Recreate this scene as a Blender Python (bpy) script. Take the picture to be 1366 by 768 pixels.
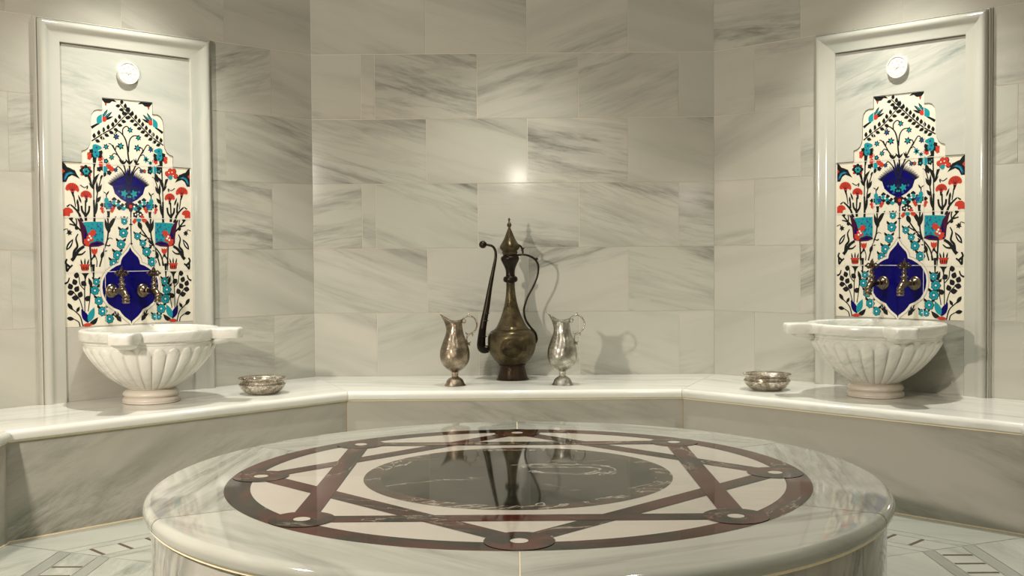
import bpy, bmesh, math, random
from math import sin, cos, pi, radians, sqrt
from mathutils import Vector, Matrix
from mathutils.geometry import tessellate_polygon

random.seed(7)
SC = bpy.context.scene
COL = SC.collection
for o in list(bpy.data.objects):
    bpy.data.objects.remove(o, do_unlink=True)

# ------------------------------------------------------------------ camera
# octagonal room: back wall on y = 0, room towards -y, bench top at ZB above the floor
ZB = 0.375
F_PX, PITCH, ROLL, YAW = 1492.0, 0.03248, -0.0077, -0.00183
CAM = Vector((0.0003, -5.2184, 0.578 + ZB))
Rv = Vector((cos(YAW), -sin(YAW), 0))
Fh = Vector((sin(YAW), cos(YAW), 0))
Fv = Vector((Fh.x * cos(PITCH), Fh.y * cos(PITCH), -sin(PITCH)))
Uv = Vector((Fh.x * sin(PITCH), Fh.y * sin(PITCH), cos(PITCH)))
cX = Rv * cos(ROLL) + Uv * sin(ROLL)
cY = Uv * cos(ROLL) - Rv * sin(ROLL)
cam_data = bpy.data.cameras.new('camera')
cam_data.sensor_width = 36.0
cam_data.lens = 36.0 * F_PX / 1366.0
cam_data.clip_start = 0.02
cam = bpy.data.objects.new('camera', cam_data)
m = Matrix((cX, cY, -Fv)).transposed().to_4x4()
m.translation = CAM
cam.matrix_world = m
COL.objects.link(cam)
SC.camera = cam

# ------------------------------------------------------------------ world, lights, exposure
SC.view_settings.view_transform = 'Standard'
SC.view_settings.look = 'None'
SC.view_settings.gamma = 1
SC.view_settings.use_curve_mapping = False
SC.view_settings.exposure = 0.78
w = bpy.data.worlds.new('world')
SC.world = w
w.use_nodes = True
w.node_tree.nodes['Background'].inputs[0].default_value = (0.16, 0.15, 0.13, 1)
w.node_tree.nodes['Background'].inputs[1].default_value = 1.0


def light(name, kind, loc, target, energy, color=(1, 0.93, 0.81), size=0.1, spot=None, blend=0.8, spread=None):
    d = bpy.data.lights.new(name, kind)
    d.energy = energy
    d.color = color
    if kind == 'AREA':
        d.shape = 'DISK'
        d.size = size
        if spread:
            d.spread = radians(spread)
    else:
        d.shadow_soft_size = size
    if kind == 'SPOT':
        d.spot_size = radians(spot)
        d.spot_blend = blend
    o = bpy.data.objects.new(name, d)
    o.location = loc
    v = Vector(target) - Vector(loc)
    o.rotation_euler = v.to_track_quat('-Z', 'Y').to_euler()
    COL.objects.link(o)
    return o


ZC = ZB + 2.15          # ceiling height
for nm, x, y, tx, ty, e, sp in (
        ('downlight_left_basin', -1.24, -1.00, -1.34, -0.97, 88, 90),
        ('downlight_right_basin', 1.24, -1.00, 1.34, -0.97, 88, 90),
        ('downlight_back', 0.0, -0.62, 0.0, -0.60, 58, 90),
        ('downlight_left_front', -0.9, -3.0, -0.9, -2.7, 34, 125),
        ('downlight_right_front', 0.9, -3.0, 0.9, -2.7, 34, 125)):
    light(nm, 'SPOT', (x, y, ZC - 0.03), (tx, ty, 0), e, color=(0.98, 0.97, 0.89), size=0.035, spot=sp, blend=1.0)
light('key_lamp', 'AREA', (-1.82, -3.50, ZB + 1.18), (0.6, -1.0, ZB + 0.3), 40, color=(1, 0.89, 0.79), size=0.12)
light('entrance_lamp', 'AREA', (0.05, -4.95, ZB + 1.25), (0.0, 0, ZB + 0.5), 1.5, size=0.10)


# ------------------------------------------------------------------ helpers
def tag(o, label=None, cat=None, group=None, kind=None):
    if label: o['label'] = label
    if cat: o['category'] = cat
    if group: o['group'] = group
    if kind: o['kind'] = kind
    return o


def thing(name, label, cat, loc, mat=None, group=None):
    o = bpy.data.objects.new(name, None)
    o.empty_display_size = 0.05
    COL.objects.link(o)
    if mat is not None:
        o.matrix_world = mat
    o.location = loc
    return tag(o, label, cat, group)


def mesh_obj(name, V, Fc, mats, parent=None, fm=None, smooth=False, vein=None, inv=None, autosmooth=None):
    """vein: list of vectors per vertex or callable(co)"""
    me = bpy.data.meshes.new(name)
    me.from_pydata([tuple(v) for v in V], [], [tuple(f) for f in Fc])
    if not isinstance(mats, (list, tuple)): mats = [mats]
    for mm in mats: me.materials.append(mm)
    if fm:
        me.polygons.foreach_set('material_index', fm)
    if vein is not None:
        at = me.attributes.new('vein', 'FLOAT_VECTOR', 'POINT')
        flat = []
        for i, v in enumerate(me.vertices):
            q = vein(v.co) if callable(vein) else vein[i]
            flat += list(q)
        at.data.foreach_set('vector', flat)
    if inv is not None:
        me.transform(inv)
    bm = bmesh.new(); bm.from_mesh(me)
    bmesh.ops.recalc_face_normals(bm, faces=bm.faces)
    bm.to_mesh(me); bm.free()
    if smooth:
        me.polygons.foreach_set('use_smooth', [True] * len(me.polygons))
        if autosmooth:
            me.set_sharp_from_angle(angle=radians(autosmooth))
    me.update()
    o = bpy.data.objects.new(name, me)
    COL.objects.link(o)
    if parent:
        o.parent = parent
    return o


def vein_fn(theta, stretch=5.0, off=(0, 0, 0), basis=None, scale=1.0):
    """coordinates for streaky marble: long axis at theta within the plane (a, b)"""
    a, b = basis or (Vector((1, 0, 0)), Vector((0, 0, 1)))
    c = a.cross(b)
    ct, st = cos(theta), sin(theta)
    off = Vector(off)

    def f(co):
        u = co.dot(a); v = co.dot(b)
        return Vector(((u * ct + v * st) / stretch, (-u * st + v * ct), co.dot(c) * 0.6)) * scale + off
    return f


def rnd(s=30.0):
    return Vector((random.uniform(0, s), random.uniform(0, s), random.uniform(0, s)))


# ------------------------------------------------------------------ materials
def new_mat(name):
    mt = bpy.data.materials.new(name)
    mt.use_nodes = True
    nt = mt.node_tree
    return mt, nt, nt.nodes['Principled BSDF']


def ramp(nt, src, stops):
    r = nt.nodes.new('ShaderNodeValToRGB')
    el = r.color_ramp.elements
    while len(el) < len(stops): el.new(0.5)
    for e, (p, c) in zip(el, stops):
        e.position = p
        e.color = c if len(c) == 4 else (*c, 1)
    nt.links.new(src, r.inputs[0])
    return r.outputs[0]


def math_n(nt, op, a, b=None, clamp=False):
    n = nt.nodes.new('ShaderNodeMath'); n.operation = op; n.use_clamp = clamp
    for i, x in enumerate((a, b)):
        if x is None: continue
        if isinstance(x, (int, float)): n.inputs[i].default_value = x
        else: nt.links.new(x, n.inputs[i])
    return n.outputs[0]


def mix(nt, fac, a, b):
    n = nt.nodes.new('ShaderNodeMix'); n.data_type = 'RGBA'
    for sock, x in ((n.inputs[0], fac), (n.inputs[6], a), (n.inputs[7], b)):
        if hasattr(x, 'is_output'): nt.links.new(x, sock)
        elif isinstance(x, (int, float)): sock.default_value = x
        else: sock.default_value = (*x, 1) if len(x) == 3 else x
    return n.outputs[2]


def noise(nt, vec, scale, detail=6, rough=0.55, dist=0.0):
    n = nt.nodes.new('ShaderNodeTexNoise')
    n.inputs['Scale'].default_value = scale
    n.inputs['Detail'].default_value = detail
    n.inputs['Roughness'].default_value = rough
    n.inputs['Distortion'].default_value = dist
    nt.links.new(vec, n.inputs['Vector'])
    return n.outputs[0]


def marble(name, base, dark, amount=1.0, rough=0.2, tint=None, spec=0.5, coat=0.0, dens=1.0, mk=0.0):
    mt, nt, bs = new_mat(name)
    at = nt.nodes.new('ShaderNodeAttribute'); at.attribute_name = 'vein'
    vec = at.outputs['Vector']
    # broad cloud, clustered brush-like streaks, faint thin veins
    n1 = noise(nt, vec, 7 * dens, 3, 0.5, 0.3)
    s1 = ramp(nt, n1, [(0.48, (0, 0, 0)), (0.75, (1, 1, 1))])
    n3 = noise(nt, vec, 2.6 * dens, 3, 0.5, 0.2)
    mask = ramp(nt, n3, [(0.47 - mk, (0, 0, 0)), (0.66 - mk, (1, 1, 1))])
    n5 = noise(nt, vec, 17 * dens, 9, 0.68, 0.25)
    s5 = ramp(nt, n5, [(0.47, (0, 0, 0)), (0.69, (1, 1, 1))])
    n2 = noise(nt, vec, 11 * dens, 6, 0.55, 0.5)
    r2 = math_n(nt, 'ABSOLUTE', math_n(nt, 'SUBTRACT', n2, 0.5))
    s2 = ramp(nt, r2, [(0.0, (1, 1, 1)), (0.05, (0, 0, 0))])
    a = math_n(nt, 'MULTIPLY', s1, 0.36)
    b = math_n(nt, 'MULTIPLY', math_n(nt, 'MULTIPLY', s2, mask), 0.32)
    c5 = math_n(nt, 'MULTIPLY', math_n(nt, 'MULTIPLY', s5, mask), 0.95)
    tot = math_n(nt, 'MULTIPLY', math_n(nt, 'ADD', math_n(nt, 'ADD', a, b), c5), amount, True)
    n4 = noise(nt, vec, 1.7, 2, 0.5)
    basec = mix(nt, ramp(nt, n4, [(0.35, (0, 0, 0)), (0.65, (1, 1, 1))]), base, tint or tuple(x * 0.93 for x in base))
    nt.links.new(mix(nt, tot, basec, dark), bs.inputs['Base Color'])
    bs.inputs['Roughness'].default_value = rough
    bs.inputs['Specular IOR Level'].default_value = spec
    bs.inputs['Coat Weight'].default_value = coat
    bs.inputs['Coat Roughness'].default_value = 0.03
    return mt


def flat(name, c, rough=0.5, metal=0.0, spec=0.5, coat=0.0):
    mt, nt, bs = new_mat(name)
    tc = nt.nodes.new('ShaderNodeTexCoord')
    n = noise(nt, tc.outputs['Object'], 60, 3, 0.5)
    nt.links.new(mix(nt, n, tuple(min(1, x * 0.92) for x in c), tuple(min(1, x * 1.08) for x in c)), bs.inputs['Base Color'])
    bs.inputs['Roughness'].default_value = rough
    bs.inputs['Metallic'].default_value = metal
    bs.inputs['Specular IOR Level'].default_value = spec
    bs.inputs['Coat Weight'].default_value = coat
    bs.inputs['Coat Roughness'].default_value = 0.05
    return mt


def metal(name, c1, c2, rough=0.3, metallic=1.0, eng=0.0, escale=120, c3=None, pit=0.0):
    mt, nt, bs = new_mat(name)
    tc = nt.nodes.new('ShaderNodeTexCoord')
    vec = tc.outputs['Object']
    n = noise(nt, vec, 22, 6, 0.6, 0.4)
    col = mix(nt, ramp(nt, n, [(0.38, (0, 0, 0)), (0.62, (1, 1, 1))]), c1, c2)
    n2 = noise(nt, vec, escale, 4, 0.6, 1.2)
    e = ramp(nt, math_n(nt, 'ABSOLUTE', math_n(nt, 'SUBTRACT', n2, 0.5)), [(0.0, (1, 1, 1)), (0.05, (0, 0, 0))])
    if c3 is not None:
        col = mix(nt, math_n(nt, 'MULTIPLY', e, 0.75), col, c3)
    nt.links.new(col, bs.inputs['Base Color'])
    bs.inputs['Metallic'].default_value = metallic
    rr = math_n(nt, 'ADD', math_n(nt, 'MULTIPLY', n, 0.22), rough - 0.1)
    nt.links.new(rr, bs.inputs['Roughness'])
    if eng > 0:
        bp = nt.nodes.new('ShaderNodeBump')
        bp.inputs['Strength'].default_value = eng
        bp.inputs['Distance'].default_value = 0.002
        nt.links.new(math_n(nt, 'SUBTRACT', 1.0, e), bp.inputs['Height'])
        nt.links.new(bp.outputs[0], bs.inputs['Normal'])
    return mt


M = {}
M['wall'] = marble('wall_marble', (0.50, 0.480, 0.415), (0.13, 0.13, 0.105), 0.72, 0.11, tint=(0.45, 0.445, 0.38), mk=0.03)
M['panel'] = marble('panel_marble', (0.53, 0.52, 0.46), (0.17, 0.22, 0.19), 0.75, 0.12, mk=0.08, dens=1.3)
M['frame'] = marble('frame_marble', (0.51, 0.50, 0.435), (0.33, 0.38, 0.33), 0.5, 0.10)
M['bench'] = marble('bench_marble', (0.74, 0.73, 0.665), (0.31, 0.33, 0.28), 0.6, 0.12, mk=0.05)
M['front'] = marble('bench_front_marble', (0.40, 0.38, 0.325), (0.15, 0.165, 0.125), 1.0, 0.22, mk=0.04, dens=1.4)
M['basin'] = marble('basin_marble', (0.76, 0.74, 0.67), (0.30, 0.35, 0.29), 0.6, 0.25, mk=0.06, dens=1.6)
M['pedestal'] = marble('pedestal_marble', (0.68, 0.62, 0.53), (0.42, 0.33, 0.24), 0.4, 0.3)
M['slab'] = marble('platform_slab_marble', (0.41, 0.415, 0.36), (0.12, 0.12, 0.10), 0.9, 0.06, mk=0.09)
M['drum'] = marble('platform_drum_marble', (0.42, 0.41, 0.36), (0.05, 0.06, 0.05), 1.1, 0.12, mk=0.10)
M['cream'] = marble('cream_inlay_marble', (0.50, 0.455, 0.39), (0.34, 0.37, 0.31), 0.5, 0.06)
M['floor'] = marble('floor_marble', (0.48, 0.49, 0.425), (0.20, 0.23, 0.19), 0.9, 0.14)
M['band'] = marble('floor_band_marble', (0.33, 0.34, 0.295), (0.20, 0.21, 0.18), 0.6, 0.16)
M['ceil'] = flat('ceiling_plaster', (0.20, 0.19, 0.16), 0.8)
M['grout'] = flat('grout', (0.62, 0.56, 0.44), 0.6)
M['grout_brown'] = flat('grout_brown', (0.40, 0.30, 0.16), 0.6)
M['grout_cream'] = flat('grout_cream', (0.84, 0.72, 0.50), 0.45)
M['slot'] = flat('slot_dark', (0.10, 0.065, 0.04), 0.6)
M['plaster'] = flat('medallion_stone', (0.66, 0.65, 0.58), 0.4)


def rosso(name, c1, c2, c3, rough=0.05, vs=7, vw=0.012, m0=0.50, spec=0.5):
    mt, nt, bs = new_mat(name)
    at = nt.nodes.new('ShaderNodeAttribute'); at.attribute_name = 'vein'
    vec = at.outputs['Vector']
    n1 = noise(nt, vec, 9, 5, 0.6, 0.6)
    col = mix(nt, ramp(nt, n1, [(0.45, (0, 0, 0)), (0.58, (1, 1, 1))]), c1, c2)
    n2 = noise(nt, vec, vs, 6, 0.6, 0.8)
    s2 = ramp(nt, math_n(nt, 'ABSOLUTE', math_n(nt, 'SUBTRACT', n2, 0.5)), [(0.0, (1, 1, 1)), (vw, (0, 0, 0))])
    n3 = noise(nt, vec, 3, 3, 0.5, 0)
    mk = ramp(nt, n3, [(m0, (0, 0, 0)), (m0 + 0.10, (1, 1, 1))])
    col = mix(nt, math_n(nt, 'MULTIPLY', s2, mk), col, c3)
    nt.links.new(col, bs.inputs['Base Color'])
    bs.inputs['Roughness'].default_value = rough
    bs.inputs['Specular IOR Level'].default_value = spec
    return mt


M['rosso'] = rosso('red_inlay_marble', (0.060, 0.012, 0.008), (0.008, 0.008, 0.005), (0.30, 0.27, 0.20), spec=0.15)
M['border'] = rosso('disc_border_marble', (0.030, 0.024, 0.016), (0.070, 0.034, 0.022), (0.36, 0.33, 0.26), 0.05, 7, 0.022, 0.36, spec=0.3)
M['verde'] = rosso('dark_disc_marble', (0.014, 0.014, 0.009), (0.026, 0.025, 0.017), (0.42, 0.40, 0.33), 0.045, 2.8, 0.007, 0.42, spec=0.3)
M['bronze'] = metal('aged_bronze', (0.060, 0.045, 0.022), (0.17, 0.135, 0.070), 0.32, 0.9, 0.6, 110, (0.03, 0.02, 0.01))
M['bronze_dark'] = metal('dark_bronze', (0.016, 0.012, 0.009), (0.035, 0.026, 0.017), 0.35, 0.8)
M['bronze_engraved'] = metal('engraved_bronze', (0.045, 0.034, 0.018), (0.12, 0.09, 0.045), 0.36, 0.9, 0.9, 160, (0.012, 0.009, 0.006))
M['bronze_foot'] = metal('copper_brown_foot', (0.028, 0.020, 0.012), (0.060, 0.038, 0.022), 0.35, 0.85, 0.5, 150, (0.02, 0.012, 0.01))
M['silver_warm'] = metal('tarnished_silver', (0.50, 0.41, 0.31), (0.19, 0.16, 0.12), 0.22, 1.0, 0.25, 130, (0.14, 0.11, 0.07))
M['silver'] = metal('polished_silver', (0.68, 0.66, 0.58), (0.30, 0.29, 0.24), 0.18, 1.0, 0.25, 130, (0.20, 0.18, 0.14))
M['bowlmetal'] = metal('hammered_silver', (0.85, 0.80, 0.70), (0.40, 0.34, 0.26), 0.14, 1.0, 0.5, 80, (0.10, 0.075, 0.045))
M['tap'] = metal('antique_brass', (0.25, 0.20, 0.14), (0.075, 0.055, 0.035), 0.3, 1.0, 0.1)
M['tap_dark'] = metal('blackened_brass', (0.05, 0.035, 0.022), (0.09, 0.06, 0.035), 0.35, 0.9)
# glazes of the painted tiles
M['g_cream'] = flat('glaze_cream', (0.70, 0.655, 0.53), 0.12, spec=0.35)
M['g_black'] = flat('glaze_black', (0.012, 0.014, 0.014), 0.12, spec=0.16)
M['g_cobalt'] = flat('glaze_cobalt', (0.004, 0.003, 0.10), 0.10, spec=0.16)
M['g_teal'] = flat('glaze_turquoise', (0.014, 0.25, 0.285), 0.12, spec=0.16)
M['g_red'] = flat('glaze_red', (0.48, 0.045, 0.025), 0.14, spec=0.16)
M['g_maroon'] = flat('glaze_maroon', (0.05, 0.008, 0.03), 0.12, spec=0.16)
M['g_blue'] = flat('glaze_blue', (0.02, 0.07, 0.22), 0.12, spec=0.16)
M['g_white'] = flat('glaze_white', (0.74, 0.72, 0.66), 0.14, spec=0.35)
M['g_line'] = flat('tile_joint', (0.62, 0.60, 0.53), 0.4)
M['g_halo'] = flat('glaze_outline', (0.30, 0.27, 0.24), 0.2)
M['cutedge'] = flat('cut_edge', (0.22, 0.19, 0.13), 0.6)


# ------------------------------------------------------------------ octagon frame of reference
S = 1.868
K = 1 / sqrt(2)
APO = S * (1 + sqrt(2)) / 2            # 2.2549
CEN = Vector((0, -APO, 0))
H_WALL = ZC


def side_frame(i):
    """i = 0 back wall, 1 right-back, 2 right, 3 front-right, 4 front, ... clockwise seen from above.
    returns (corner origin at the wall's left end seen from inside, direction a, inward normal n)"""
    ang = pi / 2 - i * pi / 4
    outn = Vector((cos(ang), sin(ang), 0))
    a = Vector((sin(ang), -cos(ang), 0))      # left -> right seen from inside
    mid = CEN + outn * APO
    return mid - a * (S / 2), a, -outn


def box_on(V, Fc, o, a, n, t0, t1, z0, z1, d0, d1):
    """box with extents t along a, z up, d along n"""
    b = len(V)
    for d in (d0, d1):
        for (t, z) in ((t0, z0), (t1, z0), (t1, z1), (t0, z1)):
            V.append(o + a * t + n * d + Vector((0, 0, z)))
    for q in ((0, 1, 2, 3), (4, 5, 6, 7), (0, 1, 5, 4), (1, 2, 6, 5), (2, 3, 7, 6), (3, 0, 4, 7)):
        Fc.append([b + k for k in q])


SEAMS = {
    0: ({'odd': [-0.4025, 0.068, 0.535], 'even': [-0.6405, -0.165, 0.305, 0.77]}),
}


def wall(i, name, seams_odd, seams_even, door=None):
    o, a, n = side_frame(i)
    V, Fc, fm, ve = [], [], [], []
    th = 0.006
    g = 0.0013
    # backing (grout coloured), solid wall slab behind the tiles
    def add(t0, t1, z0, z1, d0, d1, mat, vf=None):
        b0 = len(V)
        box_on(V, Fc, o, a, n, t0, t1, z0, z1, d0, d1)
        fm.extend([mat] * 6)
        for v in V[b0:]:
            ve.append(vf(v) if vf else Vector((0, 0, 0)))
    if door:
        add(0, door[0], 0, H_WALL, -0.12, -0.0015, 1)
        add(door[1], S, 0, H_WALL, -0.12, -0.0015, 1)
        add(door[0], door[1], door[2], H_WALL, -0.12, -0.0015, 1)
    else:
        add(0, S, 0, H_WALL, -0.12, -0.0015, 1)
    zoff = ZB - 0.003
    for r in range(-2, 8):
        z0 = max(0.0, zoff + 0.3 * r); z1 = min(H_WALL, zoff + 0.3 * (r + 1))
        if z1 <= z0 + 0.01: continue
        ss = [0.0] + [s for s in (seams_odd if r % 2 else seams_even) if 0.01 < s < S - 0.01] + [S]
        if i == 0 and r in (2, 4): ss = sorted(ss + [S / 2 - 0.705])
        for t0, t1 in zip(ss[:-1], ss[1:]):
            spans = [(t0, t1, z0, z1)]
            if door:
                spans = []
                if z1 <= door[2]:
                    if t0 < door[0]: spans.append((t0, min(t1, door[0]), z0, z1))
                    if t1 > door[1]: spans.append((max(t0, door[1]), t1, z0, z1))
                else:
                    spans.append((t0, t1, max(z0, door[2]), z1))
            for (u0, u1, w0, w1) in spans:
                if u1 - u0 < 0.01: continue
                base = random.choice([-1, -1, -1, 1]) * random.uniform(0.12, 0.42)
                if i == 1: base = random.uniform(-0.1, 0.45)
                f = vein_fn(base, random.uniform(6, 10), rnd(), (a, Vector((0, 0, 1))), random.uniform(0.8, 1.2))
                add(u0 + g, u1 - g, w0 + g, w1 - g, -0.0015, 0.0, 0, f)
    ob = mesh_obj(name, V, Fc, [M['wall'], M['grout']], fm=fm, vein=ve)
    tag(ob, kind='structure')
    return ob


b0 = [S / 2 + x for x in (-0.4025, 0.068, 0.535)]
b1 = [S / 2 + x for x in (-0.6405, -0.165, 0.305, 0.77)]
wall(0, 'wall_back', b0, b1)
so = [0.452, 0.92, 1.378, 1.85]; se = [0.22, 0.69, 1.16, 1.63]
wall(1, 'wall_back_right', so, se)
wall(7, 'wall_back_left', [S - x for x in reversed(so)], [S - x for x in reversed(se)])
wall(2, 'wall_right', so, se)
wall(6, 'wall_left', so, se)
wall(3, 'wall_front_right', so, se)
wall(5, 'wall_front_left', so, se)
wall(4, 'wall_front', so, se, door=(S / 2 - 0.55, S / 2 + 0.55, 2.2))

corners = [side_frame(i)[0] for i in range(8)]
# octagon floor built as slabs: outer field, bands, slot lane, inner field
V, Fc, fm, ve = [], [], [], []


def oct_ring(r0, r1, z, mat):
    """flat ring between octagons of inradius r0 < r1, one quad (with its own veining) per side"""
    for i in range(8):
        ang = pi / 2 - i * pi / 4
        on = Vector((cos(ang), sin(ang), 0)); a = Vector((sin(ang), -cos(ang), 0))
        tt = math.tan(pi / 8)
        g = 0.0012
        b = len(V)
        f = vein_fn(random.uniform(-0.6, 0.6), 5, rnd(), (a, on), 1.0)
        pts = [CEN + on * (r1 - g) - a * (r1 * tt - g), CEN + on * (r1 - g) + a * (r1 * tt - g),
               CEN + on * (r0 + g) + a * (r0 * tt - g), CEN + on * (r0 + g) - a * (r0 * tt - g)]
        for p in pts:
            V.append(Vector((p.x, p.y, z))); ve.append(f(p))
        Fc.append([b, b + 1, b + 2, b + 3]); fm.append(mat if i % 4 == 2 else 0)


b = len(V)
for i in range(8):
    p = CEN + (corners[i] - CEN) * 1.06
    V.append(Vector((p.x, p.y, -0.0015))); ve.append(Vector((0, 0, 0)))
Fc.append(list(range(b, b + 8))); fm.append(2)
oct_ring(1.472, APO, 0, 0)
oct_ring(1.424, 1.472, 0, 1)
oct_ring(1.322, 1.424, 0, 0)
oct_ring(1.278, 1.322, 0, 1)
oct_ring(0.9, 1.278, 0, 0)
oct_ring(0.02, 0.9, 0, 0)
# adjoining passage floor beyond the doorway
b = len(V)
for x, y in ((-1.2, -2 * APO), (1.2, -2 * APO), (1.2, -7.2), (-1.2, -7.2)):
    V.append(Vector((x, y, 0))); ve.append(Vector((x / 3, y, 0)))
Fc.append([b, b + 1, b + 2, b + 3]); fm.append(0)
tag(mesh_obj('floor', V, Fc, [M['floor'], M['band'], M['grout']], fm=fm, vein=ve), kind='structure')

# drain slots cut into the lane, set across it
V, Fc = [], []
for i in range(8):
    ang = pi / 2 - i * pi / 4
    on = Vector((cos(ang), sin(ang), 0)); a = Vector((sin(ang), -cos(ang), 0))
    k = 0
    half = 1.373 * math.tan(pi / 8)
    t = -half + 0.06
    shift = {1: 0.02, 7: -0.02, 2: 0.022, 6: -0.022}.get(i, 0)
    while t < half - 0.05:
        c = CEN + a * (t + shift)
        L = 0.046
        box_on(V, Fc, c, a, on, -0.0055, 0.0055, 0.0002, 0.0012, 1.373 - L, 1.373 + L)
        t += 0.0955
tag(mesh_obj('trim_1', V, Fc, M['slot']), 'row of narrow dark drain slots in the pale marble floor lane', kind='structure')

V = [Vector((*(CEN + (c - CEN) * 1.06).xy, H_WALL)) for c in corners]
V += [v + Vector((0, 0, 0.1)) for v in V]
Fc = [list(range(8)), list(range(8, 16))] + [[i, (i + 1) % 8, 8 + (i + 1) % 8, 8 + i] for i in range(8)]
tag(mesh_obj('ceiling', V, Fc, M['ceil']), kind='structure')

# ------------------------------------------------------------------ bench around the walls
W_B = 0.555
TT = math.tan(pi / 8)
bench = thing('marble_bench', 'continuous built-in pale marble bench with rounded nosing along the tiled walls', 'bench', CEN)
binv = Matrix.Translation(-CEN)
SLAB = 0.036


def bench_seg(i, cut=None):
    ang = pi / 2 - i * pi / 4
    on = Vector((cos(ang), sin(ang), 0)); a = Vector((sin(ang), -cos(ang), 0))
    rin = APO - W_B                      # face of the front panel
    ext = 0.020 if i in (2, 6) else 0.0    # the side benches are a touch deeper
    CO = CEN - on * ext
    dz = -0.0004 if ext else 0.0
    # slab cross-section: list of (radius, z)
    prof = [(APO - 0.001 + ext, ZB - SLAB), (APO - 0.001 + ext, ZB)]
    r_n = rin - 0.020
    for k in range(0, 9):
        th = pi / 2 * (k / 8)
        prof.append((r_n + 0.017 - 0.017 * sin(th), ZB - 0.017 + 0.017 * cos(th)))
    for k in range(1, 5):
        th = pi / 2 * (k / 4)
        prof.append((r_n + 0.010 - 0.010 * cos(th), ZB - SLAB + 0.010 - 0.010 * sin(th)))
    V, Fc, ve = [], [], []
    f = vein_fn(random.uniform(0.02, 0.16) * random.choice([-1, 1]), 7, rnd(), (a, on), 1.0)
    g = 0.0009
    for s in (-1, 1):
        for r, z in prof:
            t = s * (min(r, APO - 0.001) * TT - g)
            p = CO + on * r + a * t
            V.append(Vector((p.x, p.y, z + dz))); ve.append(f(V[-1]))
    n = len(prof)
    for k in range(n):
        k2 = (k + 1) % n
        Fc.append([k, k2, n + k2, n + k])
    Fc.append(list(range(n))); Fc.append(list(range(n, 2 * n)))
    mesh_obj('seat_slab', V, Fc, M['bench'], bench, smooth=True, vein=ve, inv=binv, autosmooth=40)
    # front panel
    V, Fc = [], []
    hw = rin * TT - 0.0018
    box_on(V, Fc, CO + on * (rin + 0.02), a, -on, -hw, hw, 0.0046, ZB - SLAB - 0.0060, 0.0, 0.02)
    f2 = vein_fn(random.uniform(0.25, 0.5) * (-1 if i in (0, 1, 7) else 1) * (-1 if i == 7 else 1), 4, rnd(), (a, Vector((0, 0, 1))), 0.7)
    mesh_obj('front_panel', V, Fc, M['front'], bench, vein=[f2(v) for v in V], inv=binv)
    # joint backing: cream line under the nosing, brown at the corners
    V, Fc, fm = [], [], []
    hw = (rin + 0.02) * TT
    box_on(V, Fc, CO + on * (rin + 0.035), a, -on, -hw, hw, 0.0005, ZB - SLAB - 0.001, 0.0, 0.0155)
    fm += [0] * 6
    box_on(V, Fc, CO + on * (rin + 0.02), a, -on, -hw + 0.01, hw - 0.01, ZB - SLAB - 0.0060, ZB - SLAB - 0.0005, 0.0, 0.0235)
    fm += [1] * 6
    hw2 = rin * TT
    box_on(V, Fc, CO + on * (rin + 0.02), a, -on, -hw2 + 0.002, hw2 - 0.002, 0.0005, 0.0046, 0.0, 0.024)
    fm += [1] * 6
    for sg in (-1, 1):
        box_on(V, Fc, CO + on * (rin + 0.02), a, -on, sg * (hw2 - 0.0008) - 0.0012, sg * (hw2 - 0.0008) + 0.0012, 0.001, ZB - SLAB - 0.004, 0.0, 0.0190)
        fm += [0] * 6
    mesh_obj('joint', V, Fc, [M['grout_brown'], M['grout_cream']], bench, fm=fm, inv=binv)


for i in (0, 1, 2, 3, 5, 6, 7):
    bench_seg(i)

# ------------------------------------------------------------------ round platform with star inlay
PC = Vector((0.007, -APO + 0.012, 0))
ZP = ZB - 0.0186
RO = 0.955
plat = thing('round_platform', 'large round polished marble platform with interlaced red star inlay in the room centre', 'stone platform', PC)
pinv = Matrix.Translation(-PC)


def lathe(prof, n=64, closed=True, a0=0, a1=2 * pi):
    """revolve (r, z) profile around z through origin; returns V, F"""
    V, Fc = [], []
    full = abs(a1 - a0 - 2 * pi) < 1e-6
    cols = n if full else n + 1
    for j in range(cols):
        th = a0 + (a1 - a0) * j / n
        for r, z in prof:
            V.append(Vector((r * cos(th), r * sin(th), z)))
    m_ = len(prof)
    for j in range(n):
        j2 = (j + 1) % cols
        for k in range(m_ - 1):
            Fc.append([j * m_ + k, j2 * m_ + k, j2 * m_ + k + 1, j * m_ + k + 1])
    return V, Fc


# six slab segments of the rim with bullnose edge: one mesh, joints between
T_S = 0.036
prof = [(0.755, ZP - 0.02), (0.755, ZP)]
for k in range(0, 9):
    th = pi / 2 * k / 8
    prof.append((RO - 0.020 + 0.020 * sin(th), ZP - 0.020 + 0.020 * cos(th)))
for k in range(1, 5):
    th = pi / 2 * k / 4
    prof.append((RO - 0.010 + 0.010 * cos(th), ZP - T_S + 0.010 - 0.010 * sin(th)))
prof.append((0.90, ZP - T_S))
V, Fc, ve = [], [], []
for s in range(6):
    a0 = radians(270 + 60 * s); a1 = a0 + radians(60)
    g = 0.0015
    v, f = lathe(prof, 40, a0=a0 + g, a1=a1 - g)
    mid = (a0 + a1) / 2
    tdir = Vector((-sin(mid), cos(mid), 0)); rdir = Vector((cos(mid), sin(mid), 0))
    vf = vein_fn(random.uniform(-0.30, 0.30), 9, rnd(), (tdir, rdir), 0.8)
    b = len(V)
    V += [p + PC for p in v]; ve += [vf(p) for p in v]
    Fc += [[b + q for q in fc] for fc in f]
mesh_obj('rim_slab', V, Fc, M['slab'], plat, smooth=True, vein=ve, inv=pinv, autosmooth=45)
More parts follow.
